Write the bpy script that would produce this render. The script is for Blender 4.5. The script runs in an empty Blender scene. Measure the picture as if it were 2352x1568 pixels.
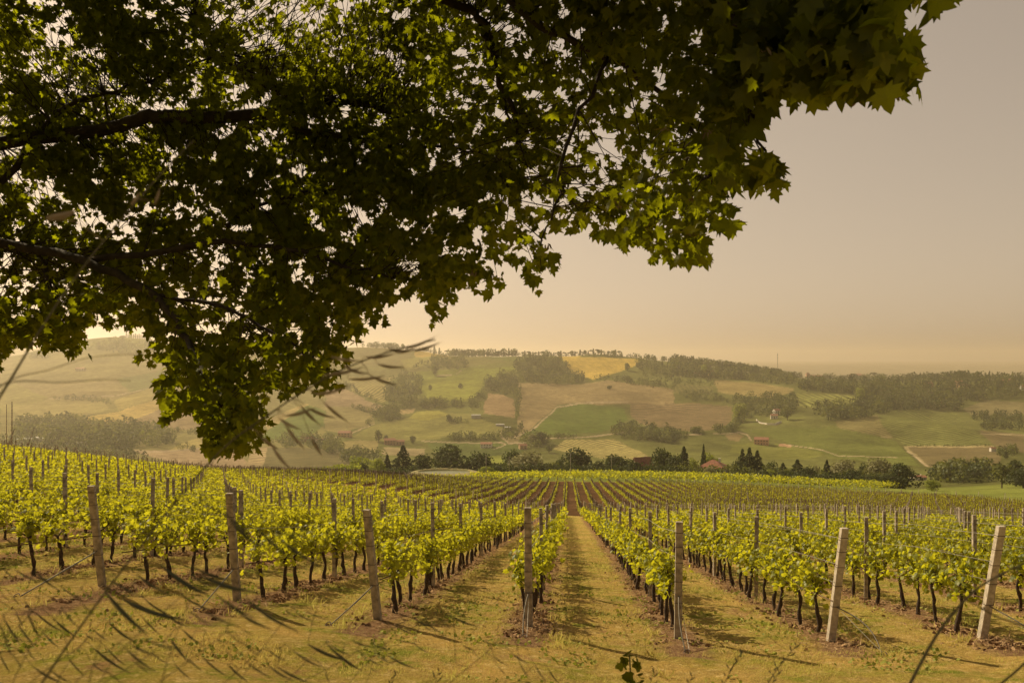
import bpy, math, time
import numpy as np
T0 = time.time()
SC = bpy.context.scene
COL = SC.collection
rad = math.radians

# ------------------------------------------------------------------ camera
FPX, PCX, HOR = 1898.0, 1176.0, 825.0      # focal length, centre column and horizon row of a 2352 x 1568 frame
cam_d = bpy.data.cameras.new('camera')
cam_d.sensor_width = 36.0
cam_d.lens = FPX / 2352 * 36
cam_d.shift_y = -(784 - HOR) / 2352
cam_d.clip_start, cam_d.clip_end = 0.05, 40000
cam_d.dof.use_dof = True
cam_d.dof.focus_distance = 22
cam_d.dof.aperture_fstop = 6.3
cam = bpy.data.objects.new('camera', cam_d)
COL.objects.link(cam)
cam.location = (0, 0, 0)
cam.rotation_euler = (rad(90), 0, 0)
SC.camera = cam

# ------------------------------------------------------------------ light
SKY_TOP, SKY_KNEE, SKY_TINT = 6.7, 5.0, (1.18, .915, .665)
SUN_EL, SUN_AZ = rad(37), rad(-46)          # azimuth from +Y (the view direction), negative = left
world = bpy.data.worlds.new('World'); SC.world = world; world.use_nodes = True
nt = world.node_tree; nt.nodes.clear()
out = nt.nodes.new('ShaderNodeOutputWorld'); bg = nt.nodes.new('ShaderNodeBackground')
sky = nt.nodes.new('ShaderNodeTexSky'); sky.sky_type = 'NISHITA'; sky.sun_disc = False
sky.sun_elevation = SUN_EL; sky.sun_rotation = SUN_AZ
sky.air_density = 1.0; sky.dust_density = 2.2; sky.ozone_density = 0.5; sky.altitude = 200
# summer haze in the upper air: the clear-sky colours are washed out, warmed and softly compressed towards the sun
bw = nt.nodes.new('ShaderNodeRGBToBW'); nt.links.new(sky.outputs[0], bw.inputs[0])
def _m(op, a, b):
    n = nt.nodes.new('ShaderNodeMath'); n.operation = op
    for i, v in enumerate((a, b)):
        if isinstance(v, (int, float)): n.inputs[i].default_value = v
        else: nt.links.new(v, n.inputs[i])
    return n.outputs[0]
soft = _m('DIVIDE', SKY_TOP, _m('ADD', bw.outputs[0], SKY_KNEE))       # factor on every channel
wash = nt.nodes.new('ShaderNodeMix'); wash.data_type = 'RGBA'; wash.inputs[0].default_value = 0.80
nt.links.new(sky.outputs[0], wash.inputs[6]); nt.links.new(bw.outputs[0], wash.inputs[7])
mul = nt.nodes.new('ShaderNodeMix'); mul.data_type = 'RGBA'; mul.blend_type = 'MULTIPLY'; mul.inputs[0].default_value = 1.0
mul.inputs[7].default_value = (*SKY_TINT, 1)
nt.links.new(wash.outputs[2], mul.inputs[6])
sc = nt.nodes.new('ShaderNodeVectorMath'); sc.operation = 'SCALE'
nt.links.new(mul.outputs[2], sc.inputs[0]); nt.links.new(soft, sc.inputs['Scale'])
nt.links.new(sc.outputs[0], bg.inputs[0])
bg.inputs[1].default_value = 0.11
nt.links.new(bg.outputs[0], out.inputs[0])

sun_d = bpy.data.lights.new('sun', 'SUN'); sun_d.energy = 5.0; sun_d.angle = rad(0.6); sun_d.color = (1.0, 0.82, 0.52)
sun = bpy.data.objects.new('sun', sun_d); COL.objects.link(sun)
SUN = np.array([math.sin(SUN_AZ) * math.cos(SUN_EL), math.cos(SUN_AZ) * math.cos(SUN_EL), math.sin(SUN_EL)])
from mathutils import Vector
sun.rotation_euler = Vector(tuple(SUN)).to_track_quat('Z', 'Y').to_euler()
sun.location = (-30, 30, 40)

vs = SC.view_settings
vs.view_transform = 'Standard'; vs.look = 'None'; vs.gamma = 1; vs.use_curve_mapping = False; vs.exposure = 0.5
cy = SC.cycles
cy.use_denoising = True; cy.max_bounces = 7; cy.diffuse_bounces = 3; cy.transmission_bounces = 4
cy.transparent_max_bounces = 8; cy.volume_bounces = 1; cy.sample_clamp_indirect = 6
cy.use_adaptive_sampling = True; cy.adaptive_threshold = 0.02

# ------------------------------------------------------------------ helpers
def rng(seed): return np.random.default_rng(seed)

def w2p(P):
    P = np.asarray(P, float)
    return PCX + FPX * P[..., 0] / P[..., 1], HOR - FPX * P[..., 2] / P[..., 1]
def p2w(px, py, d):
    px, py, d = (np.asarray(a, float) for a in (px, py, d))
    return np.stack([(px - PCX) / FPX * d, d + 0 * px, (HOR - py) / FPX * d], -1)

def mesh_np(name, V, faces, smooth=False):
    """faces: list of (n,k) index arrays"""
    me = bpy.data.meshes.new(name)
    V = np.ascontiguousarray(V, np.float32)
    me.vertices.add(len(V)); me.vertices.foreach_set('co', V.ravel())
    faces = [np.asarray(f, np.int32) for f in faces if len(f)]
    loops = np.concatenate([f.ravel() for f in faces])
    tot = np.concatenate([np.full(len(f), f.shape[1], np.int32) for f in faces])
    start = np.concatenate([[0], np.cumsum(tot)[:-1]]).astype(np.int32)
    me.loops.add(len(loops)); me.loops.foreach_set('vertex_index', loops)
    me.polygons.add(len(tot)); me.polygons.foreach_set('loop_start', start); me.polygons.foreach_set('loop_total', tot)
    me.polygons.foreach_set('use_smooth', np.full(len(tot), smooth, bool))
    me.update(calc_edges=True)
    return me

def obj(name, me, mat=None, parent=None, loc=None, **props):
    o = bpy.data.objects.new(name, me); COL.objects.link(o)
    if mat is not None and me is not None and len(me.materials) == 0:
        for m in (mat if isinstance(mat, (list, tuple)) else [mat]): me.materials.append(m)
    if parent is not None: o.parent = parent
    if loc is not None: o.location = tuple(float(v) for v in loc)
    for k, v in props.items(): o[k] = v
    return o
def empty(name, loc, **props):
    o = bpy.data.objects.new(name, None); COL.objects.link(o); o.location = tuple(float(v) for v in loc)
    o.empty_display_size = 0.2
    for k, v in props.items(): o[k] = v
    return o

def attr_color(me, name, C, domain='POINT'):
    a = me.color_attributes.new(name, 'FLOAT_COLOR', domain)
    C = np.asarray(C, np.float32)
    if C.shape[1] == 3: C = np.concatenate([C, np.ones((len(C), 1), np.float32)], 1)
    a.data.foreach_set('color', C.ravel())

class Geo:
    """collects vertices and faces of several shapes into one mesh"""
    def __init__(s): s.V = []; s.F = {}; s.n = 0; s.A = []
    def add(s, V, faces, tone=None):
        V = np.asarray(V, float).reshape(-1, 3)
        for f in faces:
            f = np.asarray(f)
            if len(f): s.F.setdefault(f.shape[1], []).append(f + s.n)
        s.V.append(V); s.n += len(V)
        s.A.append(np.full(len(V), 0.5) if tone is None else np.broadcast_to(np.asarray(tone, float), (len(V),)))
        return s
    def box(s, c, size, rz=0.0, taper=1.0, shear=(0, 0)):
        c = np.asarray(c, float); h = np.asarray(size, float) / 2
        q = np.array([[-1,-1,-1],[1,-1,-1],[1,1,-1],[-1,1,-1],[-1,-1,1],[1,-1,1],[1,1,1],[-1,1,1]], float)
        v = q * h; v[4:, :2] *= taper
        v[:, 0] += shear[0] * (v[:, 2] + h[2]); v[:, 1] += shear[1] * (v[:, 2] + h[2])
        cs, sn = math.cos(rz), math.sin(rz)
        v = np.stack([v[:,0]*cs - v[:,1]*sn, v[:,0]*sn + v[:,1]*cs, v[:,2]], 1) + c
        return s.add(v, [[[0,3,2,1],[4,5,6,7],[0,1,5,4],[1,2,6,5],[2,3,7,6],[3,0,4,7]]])
    def tube(s, pts, r, n=6, cap=True):
        pts = np.asarray(pts, float); m = len(pts); r = np.broadcast_to(np.asarray(r, float), (m,))
        t = np.gradient(pts, axis=0); t /= np.linalg.norm(t, axis=1)[:, None] + 1e-12
        up = np.tile([0.0, 0, 1], (m, 1)); par = np.abs(t[:, 2]) > 0.9; up[par] = [1.0, 0, 0]
        if par.any() and not par.all(): up[:] = [0.31, 0.95, 0.05]
        a = np.cross(t, up); a /= np.linalg.norm(a, axis=1)[:, None] + 1e-12; b = np.cross(t, a)
        ang = np.arange(n) * 2 * math.pi / n
        V = pts[:, None] + r[:, None, None] * (np.cos(ang)[None, :, None] * a[:, None] + np.sin(ang)[None, :, None] * b[:, None])
        i = np.arange(m - 1)[:, None] * n; j = np.arange(n)[None]; k = (j + 1) % n
        F = np.stack([i + j, i + k, i + n + k, i + n + j], -1).reshape(-1, 4)
        fs = [F]
        if cap and n > 2: fs += [np.arange(n)[None, ::-1], (np.arange(n) + (m - 1) * n)[None]]
        return s.add(V.reshape(-1, 3), fs)
    def build(s, name, mat=None, parent=None, smooth=False, tone=False, **props):
        V = np.concatenate(s.V); F = [np.concatenate(f) for f in s.F.values()]
        me = mesh_np(name, V, F, smooth)
        if tone:
            t = np.concatenate(s.A); attr_color(me, 'tone', np.stack([t, t, t], 1))
        return obj(name, me, mat, parent, **props)

def rot_from_axes(x, y, z): return np.stack([x, y, z], -1)
def norm(a): return a / (np.linalg.norm(a, axis=-1, keepdims=True) + 1e-12)

def leaves(g, P, size, templ, tris, R, normal_bias=None, tone=None, tip=None, tip_spread=0.6):
    """scatter copies of a leaf template (tip along +Y, face +Z) at P.  tip: mean tip direction"""
    n = len(P); tv = np.asarray(templ, float)
    nrm = norm(R.normal(size=(n, 3)) if normal_bias is None else R.normal(size=(n, 3)) + np.asarray(normal_bias))
    d = R.normal(size=(n, 3)) if tip is None else np.asarray(tip, float) + tip_spread * R.normal(size=(n, 3))
    y = norm(d - (d * nrm).sum(-1, keepdims=True) * nrm); x = np.cross(y, nrm)
    S = np.broadcast_to(np.asarray(size, float), (n,))[:, None, None]
    V = P[:, None] + S * (tv[None, :, :1] * x[:, None] + tv[None, :, 1:2] * y[:, None] + tv[None, :, 2:] * nrm[:, None])
    k = len(tv); F = (np.asarray(tris)[None] + (np.arange(n) * k)[:, None, None]).reshape(-1, np.asarray(tris).shape[1])
    t = R.random(n) if tone is None else np.broadcast_to(tone, (n,))
    g.add(V.reshape(-1, 3), [F], np.repeat(t, k))

def leaf_template(outline, fold=0.15, droop=0.1):
    o = np.array(outline, float); V = np.concatenate([[[0, 0.42]], o])
    z = -fold * np.abs(V[:, 0]) - droop * V[:, 1] ** 2
    V = np.stack([V[:, 0], V[:, 1], z], 1); n = len(o)
    T = [[0, 1 + i, 1 + (i + 1) % n] for i in range(n)]
    return V, np.array(T)
_h = [(0.05,0.0),(0.30,-0.08),(0.26,0.10),(0.62,0.22),(0.42,0.34),(0.50,0.62),(0.22,0.58),(0.16,0.80)]
MAPLE = leaf_template(_h + [(0, 1.08)] + [(-x, y) for x, y in _h[::-1]], 0.22, 0.25)
_h = [(0.04,0.05),(0.34,-0.06),(0.50,0.22),(0.40,0.40),(0.46,0.64),(0.20,0.72)]
GRAPE = leaf_template(_h + [(0, 0.98)] + [(-x, y) for x, y in _h[::-1]], 0.28, 0.25)
_v = np.array([[-.5,0,0],[0,-.5,.12],[.5,0,0],[0,.55,.12]]); QUAD = (_v, np.array([[0,1,2,3]]))
_v = np.array([[0,-.5,0],[.42,-.15,-.12],[.36,.35,-.1],[0,.55,.05],[-.36,.35,-.1],[-.42,-.15,-.12]]); CLUMP = (_v, np.array([[0,1,2,3],[0,3,4,5]]))

# ------------------------------------------------------------------ materials
def new_mat(name):
    m = bpy.data.materials.new(name); m.use_nodes = True; m.node_tree.nodes.clear()
    return m, m.node_tree.nodes, m.node_tree.links
def simple(name, c, rough=0.85, noise=0.0, scale=8.0, c2=None, metallic=0.0, bump=0.0, spec=0.3):
    m, N, L = new_mat(name)
    o = N.new('ShaderNodeOutputMaterial'); b = N.new('ShaderNodeBsdfPrincipled')
    b.inputs['Roughness'].default_value = rough; b.inputs['Metallic'].default_value = metallic
    b.inputs['Specular IOR Level'].default_value = spec
    L.new(b.outputs[0], o.inputs[0])
    tc = N.new('ShaderNodeTexCoord'); nz = N.new('ShaderNodeTexNoise'); nz.inputs['Scale'].default_value = scale; nz.inputs['Detail'].default_value = 6
    L.new(tc.outputs['Object'], nz.inputs[0])
    cr = N.new('ShaderNodeMix'); cr.data_type = 'RGBA'
    c2 = c2 or tuple(x * (1 - noise) for x in c)
    cr.inputs[6].default_value = (*c, 1); cr.inputs[7].default_value = (*c2, 1)
    mr = N.new('ShaderNodeMapRange'); mr.inputs[1].default_value = 0.35; mr.inputs[2].default_value = 0.65
    L.new(nz.outputs[0], mr.inputs[0]); L.new(mr.outputs[0], cr.inputs[0]); L.new(cr.outputs[2], b.inputs['Base Color'])
    if bump:
        bp = N.new('ShaderNodeBump'); bp.inputs[0].default_value = bump; bp.inputs[1].default_value = 0.02
        L.new(nz.outputs[0], bp.inputs['Height']); L.new(bp.outputs[0], b.inputs['Normal'])
    return m
def leafmat(name, dark, light, trans, tfac=0.5, rough=0.5, varscale=0.6, gloss=0.03):
    """leaf: diffuse + translucent, colour by the 'tone' attribute and a noise over the object"""
    m, N, L = new_mat(name)
    o = N.new('ShaderNodeOutputMaterial')
    at = N.new('ShaderNodeAttribute'); at.attribute_name = 'tone'
    oi = N.new('ShaderNodeObjectInfo')
    geo = N.new('ShaderNodeNewGeometry')
    nz = N.new('ShaderNodeTexNoise'); nz.inputs['Scale'].default_value = varscale; L.new(geo.outputs['Position'], nz.inputs[0])
    ad = N.new('ShaderNodeMath'); ad.operation = 'ADD'; L.new(at.outputs['Fac'], ad.inputs[0]); L.new(nz.outputs[0], ad.inputs[1])
    ad2 = N.new('ShaderNodeMath'); ad2.operation = 'MULTIPLY_ADD'; ad2.inputs[1].default_value = 0.3; L.new(oi.outputs['Random'], ad2.inputs[0]); L.new(ad.outputs[0], ad2.inputs[2])
    mr = N.new('ShaderNodeMapRange'); mr.inputs[1].default_value = 0.5; mr.inputs[2].default_value = 1.6; L.new(ad2.outputs[0], mr.inputs[0])
    mc = N.new('ShaderNodeMix'); mc.data_type = 'RGBA'; mc.inputs[6].default_value = (*dark, 1); mc.inputs[7].default_value = (*light, 1)
    L.new(mr.outputs[0], mc.inputs[0])
    mt = N.new('ShaderNodeMix'); mt.data_type = 'RGBA'; mt.inputs[6].default_value = (*[x * 0.6 for x in trans], 1); mt.inputs[7].default_value = (*trans, 1)
    L.new(mr.outputs[0], mt.inputs[0])
    d = N.new('ShaderNodeBsdfDiffuse'); t = N.new('ShaderNodeBsdfTranslucent'); mx = N.new('ShaderNodeMixShader'); mx.inputs[0].default_value = tfac
    L.new(mc.outputs[2], d.inputs[0]); L.new(mt.outputs[2], t.inputs[0]); L.new(d.outputs[0], mx.inputs[1]); L.new(t.outputs[0], mx.inputs[2])
    gl = N.new('ShaderNodeBsdfGlossy'); gl.inputs['Roughness'].default_value = rough; gl.inputs[0].default_value = (0.9, 0.9, 0.85, 1)
    mg = N.new('ShaderNodeMixShader'); mg.inputs[0].default_value = gloss
    L.new(mx.outputs[0], mg.inputs[1]); L.new(gl.outputs[0], mg.inputs[2]); L.new(mg.outputs[0], o.inputs[0])
    return m
# ------------------------------------------------------------------ terrain heights (columns: direction, rows: depth in metres)
CC = np.array([-600, 0, 235, 545, 868, 1215, 1557, 1908, 2255, 2900], float)
Z_NEAR = {   # depth: height at each column
 1.0:  [-1.7]*10,
 3.0:  [-2.0,-2.0,-2.0,-2.0,-2.05,-2.1,-2.1,-2.1,-2.1,-2.1],
 6.0:  [-2.9,-2.95,-2.95,-3.0,-3.1,-3.2,-3.3,-3.3,-3.3,-3.3],
 14.0: [-3.9,-4.02,-4.06,-4.2,-4.39,-4.56,-4.70,-4.70,-4.69,-4.65],
 30.0: [-5.2,-5.7,-6.0,-6.6,-7.0,-7.2,-7.35,-7.35,-7.4,-7.4],
 50.0: [-6.2,-7.5,-8.2,-9.5,-10.2,-10.6,-10.7,-10.7,-10.9,-10.9],
 80.0: [-7.8,-9.8,-11.0,-13.4,-14.8,-15.6,-15.8,-16.0,-16.4,-16.4],
 110.0:[-9.5,-12.3,-14.0,-16.6,-17.9,-20.4,-20.7,-21.1,-21.8,-22.0],
 130.0:[-13,-15.5,-16.3,-18.3,-19.6,-23.3,-23.5,-23.9,-24.6,-25],
 155.0:[-22,-22,-20.5,-21.3,-22.6,-26.6,-26.9,-27.4,-28.2,-29],
 200.0:[-38,-38,-33,-28.5,-28.0,-31.6,-32.0,-33.0,-33.6,-34],
 250.0:[-50,-50,-46,-40,-36.5,-36.9,-37.2,-39.0,-41.0,-42],
 330.0:[-64,-64,-61,-56,-48,-47.2,-47.5,-50.5,-52.5,-50],
}
P_FAR = {    # depth: picture row of the ground at each column
 430: [1140,1130,1130,1128,1126,1128,1135,1140,1122,1085],
 600: [1095,1092,1096,1102,1106,1106,1106,1108,1096,1075],
 800: [1042,1046,1054,1066,1072,1076,1077,1080,1076,1060],
 1000:[1000,1006,1014,1028,1034,1036,1036,1038,1036,1030],
 1200:[958,962,968,976,982,986,985,985,985,985],
 1500:[905,903,900,910,914,920,915,914,925,925],
 1750:[872,870,858,874,872,868,868,878,884,890],
 2000:[848,842,812,836,826,816,834,872,884,892],
 2300:[832,826,776,806,797,836,852,876,886,894],
 2800:[830,824,800,812,820,850,862,872,878,885],
 3400:[828,822,812,822,835,850,862,864,868,870],
 4200:[800,800,804,825,838,846,855,856,858,858],
 6000:[826,826,826,828,836,838,840,840,841,841],
 9000:[832,832,832,832,832,833,834,834,834,834],
 14000:[829]*10,
}
RD = np.array(sorted(list(Z_NEAR) + list(P_FAR)), float)
ZT = np.array([Z_NEAR[d] if d in Z_NEAR else [-(p - HOR) / FPX * d for p in P_FAR[int(d)]] for d in RD], float)

def hermite(x, xs, ys, ms):
    i = np.clip(np.searchsorted(xs, x, 'right') - 1, 0, len(xs) - 2)
    h = xs[i + 1] - xs[i]; t = np.clip((x - xs[i]) / h, 0, 1)
    t2, t3 = t * t, t * t * t
    return ((2*t3-3*t2+1)*ys[i] + (t3-2*t2+t)*h*ms[i] + (-2*t3+3*t2)*ys[i+1] + (t3-t2)*h*ms[i+1])
def pchip_slopes(x, Y):
    h = np.diff(x)[:, None]; d = np.diff(Y, axis=0) / h; m = np.zeros_like(Y)
    m[0], m[-1] = d[0], d[-1]
    w1 = 2*h[1:] + h[:-1]; w2 = h[1:] + 2*h[:-1]
    with np.errstate(all='ignore'):
        hm = (w1 + w2) / (w1 / d[:-1] + w2 / d[1:])
    m[1:-1] = np.where(d[:-1]*d[1:] > 0, hm, 0)
    return m
# finer column table first (smooth across), then monotone along the depth
FC = np.linspace(-600, 2900, 141)
_m = np.gradient(ZT, CC, axis=1)
ZF = np.stack([hermite(FC, CC, ZT[r], _m[r]) for r in range(len(RD))])       # rows x 141
MF = pchip_slopes(RD, ZF)
def vnoise(x, y, seed=0):
    """smooth value noise"""
    xi = np.floor(x).astype(np.int64); yi = np.floor(y).astype(np.int64); fx = x - xi; fy = y - yi
    def hsh(a, b):
        n = (a * 374761393 + b * 668265263 + seed * 974634777) & 0xffffffff
        n = ((n ^ (n >> 13)) * 1274126177) & 0xffffffff
        return ((n ^ (n >> 16)) & 0xffff) / 65535.0
    sx = fx*fx*fx*(fx*(fx*6-15)+10); sy = fy*fy*fy*(fy*(fy*6-15)+10)
    return ((hsh(xi,yi)*(1-sx)+hsh(xi+1,yi)*sx)*(1-sy) + (hsh(xi,yi+1)*(1-sx)+hsh(xi+1,yi+1)*sx)*sy)*2-1
def fbm(x, y, o=4, seed=0):
    s = 0; a = 1.0; f = 1.0
    for k in range(o): s = s + a * vnoise(x*f, y*f, seed + k); a *= .5; f *= 2.03
    return s
def height(X, Y):
    X = np.asarray(X, float); Y = np.maximum(np.asarray(Y, float), 1.0)
    X, Y = np.broadcast_arrays(X, Y)
    px = np.clip(PCX + FPX * X / Y, -600, 2900)
    ci = np.clip(np.searchsorted(FC, px, 'right') - 1, 0, 139); cf = (px - FC[ci]) / 25.0
    ri = np.clip(np.searchsorted(RD, Y, 'right') - 1, 0, len(RD) - 2)
    h = RD[ri+1] - RD[ri]; t = np.clip((Y - RD[ri]) / h, 0, 1); t2, t3 = t*t, t*t*t
    def at(c):
        return ((2*t3-3*t2+1)*ZF[ri,c] + (t3-2*t2+t)*h*MF[ri,c] + (-2*t3+3*t2)*ZF[ri+1,c] + (t3-t2)*h*MF[ri+1,c])
    z = at(ci)*(1-cf) + at(ci+1)*cf
    far = np.clip((Y - 550) / 500, 0, 1) * np.clip((5000 - Y) / 2000, 0, 1)
    hill = np.clip((Y - 850)/250, 0, 1)*np.clip((1750 - Y)/300, 0, 1)
    z = z + hill * 7.0 * fbm(X/190 + 3.1, Y/330, 2, 17)
    z = z + far * (6.5 * fbm(X/260, Y/300, 3, 5) + 2.0 * fbm(X/70, Y/80, 2, 9))
    mid = np.clip((Y - 40) / 80, 0, 1) * np.clip((500 - Y) / 200, 0, 1)
    z = z + mid * 0.25 * fbm(X/22, Y/26, 2, 3)
    nr = np.clip((60 - Y) / 40, 0, 1)
    z = z + nr * (0.035 * fbm(X/1.1, Y/1.1, 3, 7) + 0.05 * fbm(X/4, Y/4, 2, 8))
    return z
# rows of vines run along RDIR; s = distance across them
_a = math.atan2(1305 - PCX, FPX); RDIR = np.array([math.sin(_a), math.cos(_a)]); RPER = np.array([math.cos(_a), -math.sin(_a)])
S0 = float(np.dot([(1215 - PCX) / FPX * 13.9, 13.9], RPER)); RSP = 2.5
def st(X, Y): return X*RPER[0] + Y*RPER[1], X*RDIR[0] + Y*RDIR[1]
def xy(s, t): return s*RPER[0] + t*RDIR[0], s*RPER[1] + t*RDIR[1]
# centre line of the grass track between the two blocks: depth for each direction
TRK = np.array([[-600,150],[0,142],[235,136],[425,128],[571,122],[746,119],[921,114.5],[1060,110],[1234,103],[1310,100],[1557,94],[1908,92],[2330,91],[2900,91]], float)
def track(px): return np.interp(px, TRK[:, 0], TRK[:, 1])
EDGE2 = np.array([[-600,150],[0,150],[235,160],[545,178],[868,225],[1100,250],[1300,250],[1700,240],[1908,228],[2123,205],[2352,180],[2900,150]], float)
def far_edge(px): return np.interp(px, EDGE2[:, 0], EDGE2[:, 1])

def hit(px, py, dmin=520, dmax=2600, n=900):
    """depth at which the ground is first seen at this picture position beyond dmin"""
    d = np.geomspace(dmin, dmax, n); X = (px - PCX) / FPX * d
    q = HOR - FPX * height(X, d) / d
    ok = np.nonzero(q <= py)[0]
    if len(ok): return d[ok[0]]
    m = d > 1250
    return d[m][int(np.argmin(q[m]))] if m.any() else d[int(np.argmin(q))]
# ------------------------------------------------------------------ fields of the far hillside: outline, colour, crop-row direction
def A(*p): return [(x*.3418, 746.5 + y*.3418) for x, y in p]
def B(*p): return [(746.5 + x*.3418, 746.5 + y*.3418) for x, y in p]
def C(*p): return [(1548.1 + x*.3418, 746.5 + y*.3418) for x, y in p]
WHEAT=(.42,.30,.09); GOLD=(.46,.33,.08); TAN=(.27,.19,.10); PINK=(.25,.185,.11); GRASS=(.145,.155,.04); LUSH=(.085,.16,.02)
OLIVE=(.14,.135,.045); PALE=(.26,.22,.08); VINE=(.13,.125,.045); BROWN=(.20,.135,.075); DARK=(.085,.095,.03); SAND=(.34,.25,.15)
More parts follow.
